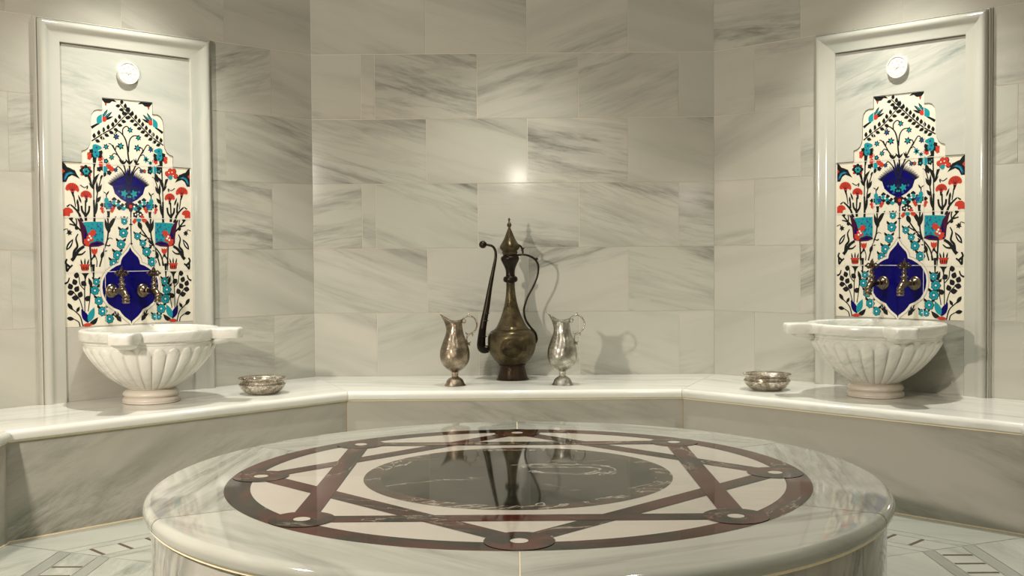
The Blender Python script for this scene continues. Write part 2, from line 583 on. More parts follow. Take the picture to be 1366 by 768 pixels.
v, f = lathe([(0.74, ZP - 0.0006), (RO - 0.021, ZP - 0.0006), (RO - 0.0068, ZP - 0.0070), (RO - 0.0010, ZP - 0.0190), (RO - 0.0085, ZP - T_S), (RO - 0.0085, ZP - T_S - 0.0065), (0.90, ZP - T_S - 0.0065)], 96)
mesh_obj('joint', [p + PC for p in v], f, M['grout_cream'], plat, smooth=True, inv=pinv, autosmooth=30)
# drum
V, Fc, ve = [], [], []
for s in range(12):
    a0 = radians(270 - 15 + 30 * s + 8); a1 = a0 + radians(30)
    v, f = lathe([(RO - 0.018, 0.0), (RO - 0.018, ZP - T_S - 0.0065), (0.88, ZP - T_S - 0.0065)], 12, a0=a0 + 0.0011, a1=a1 - 0.0011)
    mid = (a0 + a1) / 2
    tdir = Vector((-sin(mid), cos(mid), 0))
    vf = vein_fn(random.uniform(0.9, 1.35), 4, rnd(), (tdir, Vector((0, 0, 1))), 1.1)
    b = len(V)
    V += [p + PC for p in v]; ve += [vf(p) for p in v]
    Fc += [[b + q for q in fc] for fc in f]
mesh_obj('base_drum', V, Fc, M['drum'], plat, smooth=True, vein=ve, inv=pinv, autosmooth=45)
v, f = lathe([(RO - 0.024, 0.0), (RO - 0.024, ZP - T_S - 0.006)], 64)
mesh_obj('drum_core', [p + PC for p in v], f, M['grout_cream'], plat, smooth=True, inv=pinv)


def disc_ring(r0, r1, z, n=120, c=(0, 0)):
    V, Fc = [], []
    for j in range(n):
        th = 2 * pi * j / n
        for r in (r0, r1):
            V.append(Vector((c[0] + r * cos(th), c[1] + r * sin(th), z)))
    for j in range(n):
        j2 = (j + 1) % n
        Fc.append([2 * j, 2 * j + 1, 2 * j2 + 1, 2 * j2])
    return V, Fc


# cream field: one disc cut in sectors (veins vary)
V, Fc, ve = [], [], []
for s in range(8):
    a0 = pi / 4 * s; b = len(V)
    vf = vein_fn(random.uniform(-0.3, 0.3), 5, rnd(), (Vector((1, 0, 0)), Vector((0, 1, 0))), 0.8)
    pts = [Vector((0, 0, ZP))] + [Vector((0.72 * cos(a0 + pi / 4 * k / 10), 0.72 * sin(a0 + pi / 4 * k / 10), ZP)) for k in range(11)]
    V += [p + PC for p in pts]; ve += [vf(p) for p in pts]
    Fc.append(list(range(b, b + 12)))
mesh_obj('cream_field', V, Fc, M['cream'], plat, vein=ve, inv=pinv)

VX = (Vector((1, 0, 0)), Vector((0, 1, 0)))


def add_poly(V, Fc, ve, pts, z, vf, thick=0.0):
    b = len(V)
    for x, y in pts:
        p = Vector((x, y, z)); V.append(p + PC); ve.append(vf(p))
    Fc.append(list(range(b, b + len(pts))))


# ring band in 16 bits
V, Fc, ve = [], [], []
for s in range(16):
    a0 = 2 * pi * s / 16
    mid = a0 + pi / 16
    vf = vein_fn(0, 3, rnd(), (Vector((-sin(mid), cos(mid), 0)), Vector((cos(mid), sin(mid), 0))), 1.2)
    n = 10
    pts = [(0.763 * cos(a0 + pi / 8 * k / n), 0.763 * sin(a0 + pi / 8 * k / n)) for k in range(n + 1)]
    pts += [(0.698 * cos(a0 + pi / 8 * k / n), 0.698 * sin(a0 + pi / 8 * k / n)) for k in range(n, -1, -1)]
    for k in range(n):
        add_poly(V, Fc, ve, [pts[k], pts[k + 1], pts[2 * n - k], pts[2 * n + 1 - k]], ZP + 0.0004, vf)
mesh_obj('outer_ring', V, Fc, M['rosso'], plat, vein=ve, inv=pinv)
# straps of two crossed squares
HUB = 0.688
for s in range(8):
    p0 = Vector((cos(pi / 4 * s - pi / 2), sin(pi / 4 * s - pi / 2))) * HUB
    p1 = Vector((cos(pi / 4 * (s + 2) - pi / 2), sin(pi / 4 * (s + 2) - pi / 2))) * HUB
    d = (p1 - p0).normalized(); nn = Vector((-d.y, d.x))
    wd = 0.029
    L = (p1 - p0).length
    V, Fc, ve = [], [], []
    vf = vein_fn(0, 3, rnd(), (Vector((d.x, d.y, 0)), Vector((nn.x, nn.y, 0))), 1.2)
    z = ZP + 0.0008 + 0.0003 * (s % 2)
    add_poly(V, Fc, ve, [p0 + d * 0.05 + nn * wd, p0 + d * 0.05 - nn * wd, p1 - d * 0.05 - nn * wd, p1 - d * 0.05 + nn * wd], z, vf)
    mesh_obj('star_strap', V, Fc, M['rosso'], plat, vein=ve, inv=pinv)
for s in range(8):
    an = pi / 4 * s - pi / 2
    c = (HUB * cos(an), HUB * sin(an))
    v, f = disc_ring(0.019, 0.074, ZP + 0.0015, 40, c)
    vf = vein_fn(0, 1.6, rnd(), VX, 1.4)
    h = mesh_obj('star_knot', [p + PC for p in v], f, M['rosso'], plat, vein=[vf(p) for p in v], inv=pinv)
    v, f = disc_ring(0.0, 0.019, ZP + 0.0015, 24, c)
    mesh_obj('knot_eye', [p + PC for p in v], f, M['cream'], h, vein=[vf(p) for p in v], inv=pinv)
# centre disc and its border
v, f = disc_ring(0.365, 0.410, ZP + 0.0006, 120)
vf = vein_fn(0, 1.5, rnd(), VX, 1.5)
mesh_obj('disc_border', [p + PC for p in v], f, M['border'], plat, vein=[vf(p) for p in v], inv=pinv)
v, f = disc_ring(0.0, 0.365, ZP + 0.0006, 120)
vf = vein_fn(0.15, 1.6, rnd(), VX, 1.0)
mesh_obj('centre_disc', [p + PC for p in v], f, M['verde'], plat, vein=[vf(p) for p in v], inv=pinv)


# ------------------------------------------------------------------ fountain panels
TC = 0.9075            # panel centre measured along the wall from the back corner
PANEL_OFF = 0.010


def px_to_pq(u, v):
    """photo pixel on the right panel -> (p right of panel centre, height over bench)"""
    a_, b_ = u - 683.0, v - 384.0
    x = cos(ROLL) * a_ + sin(ROLL) * b_; y = -sin(ROLL) * a_ + cos(ROLL) * b_
    d = Rv * (x / F_PX) + Fv - Uv * (y / F_PX)
    n = Vector((-K, -K, 0)); p0 = Vector((S / 2, 0, 0)) + n * PANEL_OFF
    t = (p0 - CAM).dot(n) / d.dot(n)
    P_ = CAM + d * t
    return ((P_.x - S / 2) - P_.y) * K - TC, P_.z - ZB


QO = {1: (1112, 115), 2: (1200, 115), 3: (1112, 190), 4: (1200, 190), 5: (1112, 265), 6: (1200, 265), 7: (1112, 345), 8: (1200, 345)}
PX = 0.000355           # metres per crop unit


class Art:
    def __init__(s):
        s.V, s.F, s.fm, s.mats, s.cnt = [], [], [], [], 0

    def mi(s, mat):
        if mat not in s.mats: s.mats.append(mat)
        return s.mats.index(mat)

    def poly(s, pts, mat, layer, mirror=False):
        """pts in (p, q)"""
        s.cnt += 1
        for mm in ((1, -1) if mirror else (1,)):
            z = 0.0002 + 0.00022 * layer + (s.cnt % 40) * 0.000004
            b = len(s.V)
            P3 = [Vector((x * mm, y, 0)) for x, y in pts]
            s.V += [Vector((v.x, v.y, z)) for v in P3]
            for t in tessellate_polygon([P3]):
                s.F.append([b + k for k in t]); s.fm.append(s.mi(mat))

    def c(s, q, x, y):
        o = QO[q]
        return px_to_pq(o[0] + x / 9.6, o[1] + y / 9.6)

    def P(s, q, pts, mat, layer=1, m=True):
        s.poly([s.c(q, x, y) for x, y in pts], mat, layer, m)

    def S(s, q, pts, w0, w1=None, mat='g_black', layer=1, m=True, pq=False):
        w1 = w0 if w1 is None else w1
        c = pts if pq else [s.c(q, x, y) for x, y in pts]
        c = [Vector(p) for p in c]
        # catmull-rom
        pp = [c[0] * 2 - c[1]] + c + [c[-1] * 2 - c[-2]]
        out = []
        for i in range(1, len(pp) - 2):
            for k in range(6):
                t = k / 6
                a, b, d, e = pp[i - 1], pp[i], pp[i + 1], pp[i + 2]
                out.append(0.5 * ((2 * b) + (d - a) * t + (2 * a - 5 * b + 4 * d - e) * t * t + (3 * b - a - 3 * d + e) * t ** 3))
        out.append(pp[-2])
        n = len(out)
        L, R = [], []
        for i in range(n):
            d = (out[min(i + 1, n - 1)] - out[max(i - 1, 0)]).normalized()
            w_ = (w0 + (w1 - w0) * i / (n - 1)) * PX * 0.60
            nn = Vector((-d.y, d.x)) * w_
            L.append(out[i] + nn); R.append(out[i] - nn)
        s.cnt += 1
        for mm in ((1, -1) if m else (1,)):
            z = 0.0002 + 0.00022 * layer + (s.cnt % 40) * 0.000004
            b = len(s.V)
            for l, r in zip(L, R):
                s.V.append(Vector((l.x * mm, l.y, z))); s.V.append(Vector((r.x * mm, r.y, z)))
            for i in range(n - 1):
                s.F.append([b + 2 * i, b + 2 * i + 1, b + 2 * i + 3, b + 2 * i + 2]); s.fm.append(s.mi(mat))

    def leaf_pq(s, a, b, wd, mat, layer, m, curve=0.0):
        a, b = Vector(a), Vector(b)
        d = b - a; nn = Vector((-d.y, d.x)).normalized() * wd * 0.60
        cu = nn.normalized() * d.length * curve
        up, dn = [], []
        for k in range(0, 9):
            t = k / 8
            h = sin(pi * t ** 0.85)
            c = a + d * t + cu * sin(pi * t)
            up.append(c + nn * h); dn.append(c - nn * h)
        s.poly([tuple(x) for x in up + dn[-2:0:-1]], mat, layer, m)

    def L(s, q, x0, y0, x1, y1, wd, mat='g_black', layer=1, m=True, curve=0.0):
        s.leaf_pq(s.c(q, x0, y0), s.c(q, x1, y1), wd * PX, mat, layer, m, curve)

    def D(s, q, x, y, r, mat, layer=2, m=True, ry=None, lobes=0, amp=0.15):
        cx, cy = s.c(q, x, y)
        r *= PX; ry = r if ry is None else ry * PX
        n = 16 if not lobes else lobes * 6
        pts = []
        for k in range(n):
            th = 2 * pi * k / n
            f = 1 + (amp * cos(lobes * th) if lobes else 0)
            pts.append((cx + r * f * cos(th), cy + ry * f * sin(th)))
        s.poly(pts, mat, layer, m)

    def star(s, q, x, y, r, mat='g_black', m=False, n=6, rot=0.3, core=None):
        cx, cy = s.c(q, x, y)
        for k in range(n):
            th = rot + 2 * pi * k / n
            s.leaf_pq((cx, cy), (cx + r * PX * cos(th), cy + r * PX * sin(th)), r * PX * 0.42, mat, 1, m)
        s.D(q, x, y, r * 0.42, core or mat, 2, m)

    def hyac(s, q, x, y, r, m=False, dx=0, dy=-1):
        """hyacinth bell: turquoise lobed disc with curled dark leaves"""
        cx, cy = s.c(q, x, y)
        for sg in (-1, 1):
            s.leaf_pq((cx + sg * r * PX * 0.4, cy + r * PX * 0.8), (cx + sg * r * PX * 1.25, cy + r * PX * 1.55), r * PX * 0.5, 'g_black', 1, m, curve=-0.18 * sg)
        s.D(q, x, y, r * 1.08, 'g_black', 1, m, lobes=7, amp=0.08)
        s.D(q, x, y, r * 0.94, 'g_teal', 2, m, lobes=7, amp=0.10)
        for k in range(6):
            th = k * pi / 3
            s.D(q, x + r * 0.5 * cos(th), y + r * 0.5 * sin(th), r * 0.11, 'g_blue', 3, m)
        s.D(q, x, y, r * 0.2, 'g_white', 3, m)


def garland(A, pts, q, n, ll, wd):
    c = [Vector(A.c(q, x, y)) for x, y in pts]
    A.S(q, pts, 12, 8, m=False)
    seg = [(c[i + 1] - c[i]).length for i in range(len(c) - 1)]
    tot = sum(seg)
    for k in range(n):
        t = tot * (k + 0.5) / n; i = 0
        while t > seg[i]: t -= seg[i]; i += 1
        d = (c[i + 1] - c[i]).normalized(); p = c[i] + d * t
        for sg in (-1, 1):
            nn = Vector((-d.y, d.x)) * sg
            dirv = (nn * 0.8 + d * 0.62).normalized()
            A.leaf_pq(p + dirv * ll * PX * 0.18, p + dirv * ll * PX, wd * PX, 'g_black', 1, False)


def build_art():
    A = Art()
    bk, te, re, co, ma, bl, wh = 'g_black', 'g_teal', 'g_red', 'g_cobalt', 'g_maroon', 'g_blue', 'g_white'
    # top sprigs
    garland(A, [(385, 690), (520, 580), (640, 490), (760, 350), (860, 240)], 1, 9, 76, 33)
    garland(A, [(460, 610), (300, 520), (150, 400), (60, 320), (-30, 240), (-110, 165)], 2, 12, 74, 33)
    A.P(1, [(507, 128), (655, 120), (700, 155), (640, 152), (612, 182), (575, 190), (562, 235), (548, 190), (522, 160)], bk)
    A.D(1, 562, 200, 12, re, 2)
    # tulips beside the sprigs
    A.S(1, [(385, 527), (430, 490), (480, 455)], 26, 14, 'g_black')
    A.L(1, 455, 465, 528, 330, 62, te, 2); A.D(1, 538, 395, 30, re, 2)
    A.L(1, 525, 372, 585, 262, 24, bk); A.L(1, 540, 385, 640, 285, 26, bk); A.L(1, 550, 400, 650, 340, 22, bk)
    A.L(1, 532, 360, 575, 285, 9, te, 2); A.L(1, 555, 365, 620, 300, 9, te, 2)
    # central spray
    A.S(1, [(828, 770), (805, 630), (765, 555), (705, 515), (665, 555)], 16, 8, m=False)
    A.S(1, [(765, 555), (768, 480), (815, 437), (860, 465)], 12, 8, m=False)
    A.S(1, [(832, 760), (848, 620), (895, 550), (965, 535)], 14, 8, m=False)
    A.S(3, [(848, 380), (840, 200), (825, 60), (828, -10)], 18, 14, m=False)
    A.star(1, 860, 478, 38, m=False, core=te); A.star(1, 682, 590, 42, m=False, core=bl)
    A.star(1, 735, 702, 46, bk, False, core=te); A.star(1, 555, 735, 38, m=False, core=te)
    A.star(2, 122, 560, 38, m=False, core=te); A.star(2, 105, 697, 46, bk, False, core=te); A.star(2, 285, 690, 38, m=False, core=bl)
    A.S(3, [(800, 340), (765, 210), (690, 90), (635, -20)], 16, 10, m=False)
    A.S(1, [(665, 770), (620, 700), (585, 690)], 10, 8, m=False)
    A.S(1, [(668, 760), (680, 715), (710, 700)], 10, 8, m=False)
    A.S(4, [(20, 340), (70, 220), (130, 90), (185, -10)], 16, 10, m=False)
    A.S(2, [(165, 760), (235, 640), (285, 665)], 11, 8, m=False)
    A.S(2, [(178, 740), (165, 690), (130, 695)], 10, 8, m=False)
    A.S(3, [(690, 100), (650, 85), (622, 125)], 9, 7, m=False); A.star(3, 620, 140, 36, m=False, core=te)
    A.S(4, [(140, 75), (180, 55), (215, 90)], 9, 7, m=False); A.star(4, 218, 112, 40, te, False, core=bk)
    A.star(4, 275, 150, 30, te, False, core=bk)
    for x, y in ((760, 190), (842, 175), (80, None)):
        if y is None:
            for x1, y1 in ((50, 120), (80, 110), (130, 175)): A.L(4, 85, 195, x1, y1, 16, m=False)
            continue
        for dx in (-52, 0, 48): A.L(3, x, y + 25, x + dx, y - 40, 18, m=False)
    A.S(3, [(780, 350), (740, 280), (695, 245), (670, 280)], 12, 8, m=True)
    A.star(3, 665, 292, 32, m=True, core=bl)
    # thistle
    body = [(845, 350), (770, 362), (695, 405), (622, 500), (650, 590), (720, 655), (790, 690), (845, 702)]
    h = [A.c(3, x, y) for x, y in body]
    A.poly(h + [(-x, y) for x, y in reversed(h[1:-1])] if False else h + [(0.0, h[-1][1]), (0.0, h[0][1])], co, 1, True)
    for k in range(21):
        t = k / 20
        bx, by = 845 - 170 * t, 440 + 75 * t
        ang = radians(91 + 66 * t)
        ln = 185 - 70 * t + (12 if k % 2 else 0)
        A.S(3, [(bx, by), (bx + ln * cos(ang) * 0.6, by - ln * sin(ang) * 0.62), (bx + ln * cos(ang), by - ln * sin(ang))], 20, 3, bk if k % 3 else co)
    for k in range(11):
        t = k / 10
        A.S(3, [(845 - 30 * t, 640), (845 - 200 * t, 420 + 90 * t)], 6, 4, bk, 2)
    A.D(3, 765, 582, 34, te, 3, lobes=5, amp=.3); A.D(3, 770, 640, 16, bl, 3); A.D(3, 830, 560, 16, bl, 3)
    A.D(3, 700, 560, 14, bl, 3); A.D(3, 815, 620, 12, te, 3)
    # leaf collar below the thistle
    for x, y, mt in ((640, 665, bk), (640, 700, te), (690, 690, bk), (690, 735, te), (740, 735, bk), (755, 770, te), (800, 745, bk), (700, 770, bk), (800, 715, bk)):
        A.D(3, x, y, 27, mt, 2, ry=23, lobes=4, amp=.12)
    for x, y in ((665, 685), (715, 715), (765, 745), (660, 715)):
        A.D(3, x, y, 11, wh, 3)
    A.D(5, 690, 20, 24, te, 2, lobes=5); A.D(5, 745, 45, 28, te, 2, lobes=5); A.D(5, 700, 45, 12, bk, 3)
    A.P(5, [(805, -20), (845, -30), (885, -20), (880, 50), (860, 90), (830, 90), (812, 50)], ma, 2, False)
    A.D(5, 846, 20, 20, 'g_red', 3, False); A.D(5, 846, 15, 60, bk, 1, False, ry=44)
    A.S(5, [(848, 80), (843, 250), (843, 500)], 13, 9, m=False)
    A.D(5, 843, 252, 22, bk, 2, False, ry=9); A.D(5, 843, 500, 16, ma, 2, False, ry=12)
    A.P(5, [(790, 530), (843, 515), (896, 530), (843, 560)], 'g_line', 2, False)
    # iris flower pair
    A.D(3, 440, 42, 54, te, 2, ry=36, lobes=3, amp=.12); A.D(3, 432, 118, 38, te, 3, ry=46)
    for x, y in ((380, 95), (490, 98), (398, 145), (478, 140)): A.D(3, x, y, 25, bk, 2, lobes=5)
    for x, y in ((350, 135), (352, 178), (478, 182), (500, 165), (372, 150)): A.D(3, x, y, 23, re, 1, lobes=5)
    for x, y in ((440, 42), (425, 100), (440, 140)): A.D(3, x, y, 12, bl, 4)
    A.P(3, [(392, 165), (438, 165), (430, 225), (415, 290), (400, 290), (393, 225)], bk, 2)
    A.S(3, [(405, 270), (398, 500), (392, 790)], 14, 9)
    A.L(3, 388, 540, 470, 355, 34, curve=.1); A.L(3, 392, 560, 340, 480, 16); A.L(3, 420, 720, 480, 640, 34)
    A.S(3, [(415, 770), (440, 600), (490, 410), (525, 370)], 12, 10)
    A.L(3, 440, 620, 432, 450, 26); A.L(3, 452, 590, 492, 485, 26); A.L(3, 478, 430, 495, 370, 16)
    # left rosette / right red rosette
    for k in range(8):
        th = k * pi / 4
        A.D(3, 310 + 52 * cos(th), 345 + 52 * sin(th), 21, bk, 1, False)
        if k % 2: A.D(3, 308 + 70 * cos(th), 345 + 66 * sin(th), 12, re, 2, False)
    A.D(3, 312, 350, 34, te, 3, False, lobes=6); A.D(3, 312, 350, 12, bk, 4, False)
    A.P(3, [(320, 395), (360, 400), (375, 480), (395, 560), (355, 490)], bk, 1, True)
    for x, y in ((505, 262), (548, 222), (600, 218), (625, 285), (560, 265), (600, 262), (535, 290)):
        A.D(4, x, y, 26, re, 2, False, lobes=5); A.D(4, x + 3, y + 4, 31, bk, 1, False)
    for x, y in ((530, 250), (575, 238), (590, 285)): A.D(4, x, y, 8, wh, 3, False)
    A.D(4, 550, 312, 26, te, 3, False)
    # second cluster
    for x, y in ((590, 265), (615, 285), (490, 240), (575, 245)): A.D(3, x, y, 28, re, 2, False, lobes=5)
    for x, y in ((465, 305), (585, 335), (550, 195), (500, 290)): A.D(3, x, y, 27, bk, 1, False, lobes=5)
    A.D(3, 535, 298, 28, te, 3, False, ry=38); A.D(3, 550, 195, 14, te, 3, False); A.L(3, 520, 395, 545, 320, 32, m=False)
    for x, y in ((265, 265), (390, 250), (270, 225), (385, 200)): A.D(4, x, y, 30, bk, 1, False, lobes=5)
    A.D(4, 325, 235, 32, te, 3, False, ry=50); A.D(4, 268, 262, 12, te, 3, False); A.D(4, 390, 248, 12, te, 3, False)
    A.L(4, 375, 400, 335, 270, 42, m=False)
    A.star(4, 190, 268, 30, m=False, core=re)
    # carnations
    def carn(q, x, y, r, m=True):
        pts = []
        for k in range(25):
            th = pi * k / 24
            rr = r * (1 + 0.05 * cos(k * pi))
            pts.append((x + rr * cos(th), y - rr * sin(th) + 0.12 * r))
        low = [(x - r * .8, y + .42 * r), (x - r * .45, y + .28 * r), (x - .12 * r, y + .55 * r), (x + .12 * r, y + .55 * r), (x + r * .45, y + .28 * r), (x + r * .85, y + .5 * r)]
        A.P(q, pts + low, re, 2, m)
        for k in range(1, 6):
            th = pi * k / 6
            A.S(q, [(x, y + .4 * r), (x + r * .8 * cos(th), y - r * .75 * sin(th))], 4, 3, ma, 3, m)
        A.P(q, [(x - .25 * r, y + .45 * r), (x + .25 * r, y + .45 * r), (x + .2 * r, y + 1.2 * r), (x + .05 * r, y + 1.3 * r)], bk, 1, m)
    carn(3, 152, 570, 76); carn(3, 307, 640, 66)
    A.S(3, [(165, 650), (185, 790)], 13, 9); A.S(3, [(300, 700), (297, 800)], 16, 12)
    A.S(3, [(240, 520), (290, 548), (325, 520)], 9, 6); A.L(3, 315, 570, 330, 520, 14)
    A.L(3, 250, 740, 215, 640, 18); A.L(3, 210, 770, 205, 690, 22)
    # corner leaf
    A.P(3, [(46, 262), (75, 285), (100, 320), (135, 330), (160, 342), (185, 350), (205, 395), (240, 448), (190, 425), (150, 412), (112, 440), (85, 500), (46, 502)], bk, 1)
    A.P(3, [(58, 470), (80, 400), (130, 370), (190, 395), (140, 392), (100, 425), (75, 485)], bl, 2)
    A.P(3, [(70, 450), (95, 400), (140, 380), (170, 390), (110, 405), (80, 460)], te, 3)
    A.P(3, [(46, 340), (75, 375), (46, 405)], re, 2)
    # edge carnation
    A.P(5, [(46, 110), (70, 85), (110, 80), (145, 100), (158, 135), (120, 150), (118, 185), (80, 180), (46, 185)], re, 2)
    A.S(5, [(85, 60), (100, 75)], 8, 5); A.L(5, 85, 75, 130, 35, 14)
    # dark twigs above the squares
    A.S(5, [(130, 45), (180, 92), (222, 150), (250, 240)], 14, 24); A.S(5, [(205, -10), (215, 60), (215, 120)], 16, 22)
    A.S(5, [(250, 50), (258, 110), (292, 165), (298, 230)], 18, 26); A.S(5, [(342, 45), (332, 115), (300, 165)], 18, 22)
    A.S(5, [(297, -20), (293, 165)], 12, 16)
    A.S(5, [(395, -30), (398, 160), (395, 235)], 18, 24); A.L(5, 400, 165, 440, -10, 28)
    A.L(5, 240, 250, 200, 205, 22); A.L(5, 265, 245, 245, 200, 18)
    A.S(5, [(110, 205), (150, 250), (195, 305), (250, 365)], 14, 16); A.S(5, [(110, 275), (150, 285), (195, 300)], 12, 16)
    A.S(5, [(185, 205), (192, 250), (185, 300)], 12, 14); A.D(5, 135, 210, 18, bk, 1); A.D(5, 190, 320, 22, bk, 1)
    # square fans
    A.P(5, [(262, 250), (300, 244), (390, 236), (500, 232), (503, 380), (500, 498), (400, 495), (300, 500), (280, 400)], te, 1)
    rr = random.Random(3)
    for k in range(44):
        x = rr.uniform(320, 490); y = rr.uniform(250, 480)
        if x < 400 and y > 345: continue
        A.D(5, x, y, rr.uniform(5, 10), 'g_blue', 2, lobes=3, amp=.4)
    A.P(5, [(205, 200), (250, 240), (290, 300), (318, 400), (310, 470), (275, 540), (250, 500), (245, 420), (232, 330)], ma, 2)
    A.P(5, [(285, 330), (300, 400), (290, 470), (275, 440)], co, 3)
    A.P(5, [(262, 530), (330, 505), (420, 472), (475, 480), (515, 512), (440, 540), (350, 548)], ma, 2)
    A.P(5, [(340, 515), (420, 490), (480, 505), (420, 522)], co, 3)
    for x, y, r in ((375, 372, 34), (345, 400, 30), (330, 440, 32), (300, 480, 34), (310, 510, 26), (355, 455, 26)):
        A.D(5, x, y, r, re, 3, lobes=5)
    for x, y in ((335, 415), (350, 440), (322, 460)): A.D(5, x, y, 12, wh, 4, lobes=5)
    # below the squares
    for dx in (-1, 0, 1): A.L(5, 388, 640, 388 + 34 * dx, 560, 30, re, 2)
    A.D(5, 388, 610, 24, re, 2); A.L(5, 385, 680, 388, 620, 26, bk)
    A.S(5, [(380, 660), (345, 720), (345, 790)], 14, 14); A.S(5, [(338, 540), (342, 640), (350, 790)], 16, 16)
    A.S(5, [(400, 660), (415, 720), (410, 790)], 9, 9)
    # side branches
    A.S(5, [(205, 390), (180, 450), (195, 540), (158, 600), (150, 690)], 10, 30)
    A.S(5, [(270, 540), (205, 590), (150, 680), (125, 710)], 26, 34)
    A.S(5, [(285, 598), (240, 635), (175, 640)], 10, 22)
    A.S(5, [(75, 690), (62, 740), (110, 790)], 16, 22)
    A.L(5, 70, 590, 150, 450, 44, bk); A.L(5, 85, 565, 135, 480, 12, wh, 2)
    A.star(5, 108, 378, 36, m=True); A.S(5, [(42, 350), (85, 335), (105, 370)], 8, 6)
    # stem right of the squares with flower
    A.S(5, [(555, 160), (560, 300), (545, 450), (500, 590), (445, 790)], 16, 14)
    A.L(5, 555, 360, 520, 190, 32); A.L(5, 560, 340, 665, 150, 40, curve=.05); A.L(5, 555, 380, 590, 290, 22)
    A.S(5, [(545, 460), (575, 430), (610, 445)], 8, 5); A.S(5, [(525, 520), (560, 530), (578, 515)], 10, 14)
    A.L(5, 465, 690, 500, 590, 34); A.L(5, 500, 600, 545, 590, 12)
    A.D(3, 545, 685, 26, te, 2, ry=34); A.D(3, 560, 740, 34, te, 2); A.D(3, 590, 745, 26, bl, 3, lobes=5); A.D(3, 520, 745, 26, bk, 1)
    A.S(3, [(545, 660), (545, 600)], 10, 12); A.L(3, 545, 620, 580, 560, 16); A.L(3, 545, 600, 500, 575, 10)
    A.D(5, 570, 20, 50, bk, 1, lobes=6); A.D(5, 570, 25, 36, te, 2, ry=44); A.D(5, 560, 10, 10, bl, 3); A.D(5, 580, 40, 10, bl, 3)
    for x, y in ((485, 70), (500, 105), (608, 90), (625, 60)): A.D(5, x, y, 20, re, 2, lobes=4)
    for x, y in ((490, 25), (640, 25)): A.D(5, x, y, 22, bk, 1, lobes=4)
    A.P(5, [(545, 95), (585, 95), (578, 180), (555, 180)], bk, 2)
    # hyacinth chains
    for x, y, r in ((760, 215, 36), (745, 365, 50), (712, 508, 48), (665, 645, 50), (615, 745, 46)): A.hyac(5, x, y, r)
    A.L(5, 760, 150, 760, 180, 28, m=False)
    for x, y, r in ((80, 402, 38), (150, 492, 38), (198, 602, 50), (268, 735, 50)): A.hyac(6, x, y, r)
    for x, y, r in ((402, 205, 38), (382, 310, 48), (428, 440, 46), (470, 572, 50), (550, 672, 48)): A.hyac(7, x, y, r)
    for x, y, r in ((436, 228, 42), (465, 342, 52), (440, 465, 54), (380, 592, 52), (288, 690, 38), (345, 700, 32)): A.hyac(8, x, y, r)
    # small flower right of centre
    for x, y in ((62, 125), (125, 122), (95, 95)): A.D(6, x, y, 32, bk, 1, False, lobes=5)
    for x, y in ((62, 122), (92, 110), (125, 120), (95, 140)): A.D(6, x, y, 10, wh, 3, False)
    for x, y in ((42, 215), (60, 190), (165, 190), (185, 195), (150, 150)): A.D(6, x, y, 22, re, 2, False, lobes=4)
    A.D(6, 102, 190, 30, te, 3, False, ry=24)
    A.L(6, 95, 210, 140, 320, 46, m=False)
    A.S(6, [(135, 310), (200, 400), (295, 520), (385, 640), (430, 790)], 14, 14, m=False)
    A.S(6, [(120, 365), (200, 410)], 10, 16, m=False); A.L(6, 300, 520, 210, 450, 22, m=False); A.L(6, 290, 510, 260, 420, 20, m=False)
    # cobalt cartouche with pale outline
    half = [(1199.8, 321.5), (1197.5, 326.5), (1193.5, 331.0), (1189.3, 335.5), (1187.6, 339.5), (1186.6, 344.5), (1181, 346.6), (1175.5, 350), (1170, 354.3),
            (1166, 360), (1163.6, 366), (1162.8, 374), (1163.6, 382), (1166.3, 389.5), (1170.5, 396), (1176.5, 401), (1184, 404.8), (1186.6, 409), (1190.5, 413.8), (1195, 417.6), (1198, 420), (1199.8, 424)]
    h = [px_to_pq(x, y) for x, y in half]
    x0 = h[0][0]
    h = [(x - x0, y) for x, y in h]
    A.poly(h, co, 3, True)
    cz = px_to_pq(1199.8, 374)[1]
    ho = []
    for i, (x, y) in enumerate(h):
        p_, n_ = h[max(i - 1, 0)], h[min(i + 1, len(h) - 1)]
        d = Vector((n_[0] - p_[0], n_[1] - p_[1])).normalized()
        ho.append((min(0.0, x + d.y * 0.0105) if 0 < i < len(h) - 1 else 0.0, y - d.x * 0.0105))
    ho[0] = (0.0, h[0][1] + 0.016); ho[-1] = (0.0, h[-1][1] - 0.012)
    A.poly(ho, 'g_cream', 2, True)
    for i in range(len(ho) - 1):
        A.S(0, [ho[i], ho[i + 1]], 5, 5, 'g_halo', 3, True, pq=True)
    # lower corners: leafy twigs
    A.S(7, [(205, 140), (215, 230), (262, 295)], 9, 9); A.S(7, [(245, 560), (205, 410), (130, 310)], 10, 8)
    A.S(7, [(278, 130), (265, 300), (262, 560)], 12, 9); A.S(7, [(330, 200), (325, 380), (300, 560)], 9, 9)
    for x, y, d in ((178, 118, 80), (155, 198, 110), (258, 222, -40), (105, 248, 110), (178, 282, 60), (112, 325, 10), (215, 350, 70), (155, 388, 170), (300, 402, 50)):
        a = radians(d); l = 40
        A.L(7, x - l * cos(a), y + l * sin(a), x + l * cos(a), y - l * sin(a), 52, bk)
        A.D(7, x, y, 8, ma, 2)
    A.P(7, [(232, 95), (322, 95), (295, 128), (282, 170), (268, 170), (258, 128)], bk)
    A.P(7, [(215, -12), (335, -12), (320, 20), (312, 66), (240, 66), (228, 20)], re, 1)
    for x in (238, 262, 288, 312): A.L(7, x, 62, x, 5, 12, bk, 2)
    A.L(5, 245, 775, 228, 690, 16); A.L(5, 275, 775, 275, 680, 16); A.L(5, 300, 775, 322, 690, 16)
    A.L(7, 350, 270, 312, 150, 34); A.S(7, [(372, -10), (372, 180)], 30, 10); A.S(7, [(345, -10), (350, 90)], 9, 9)
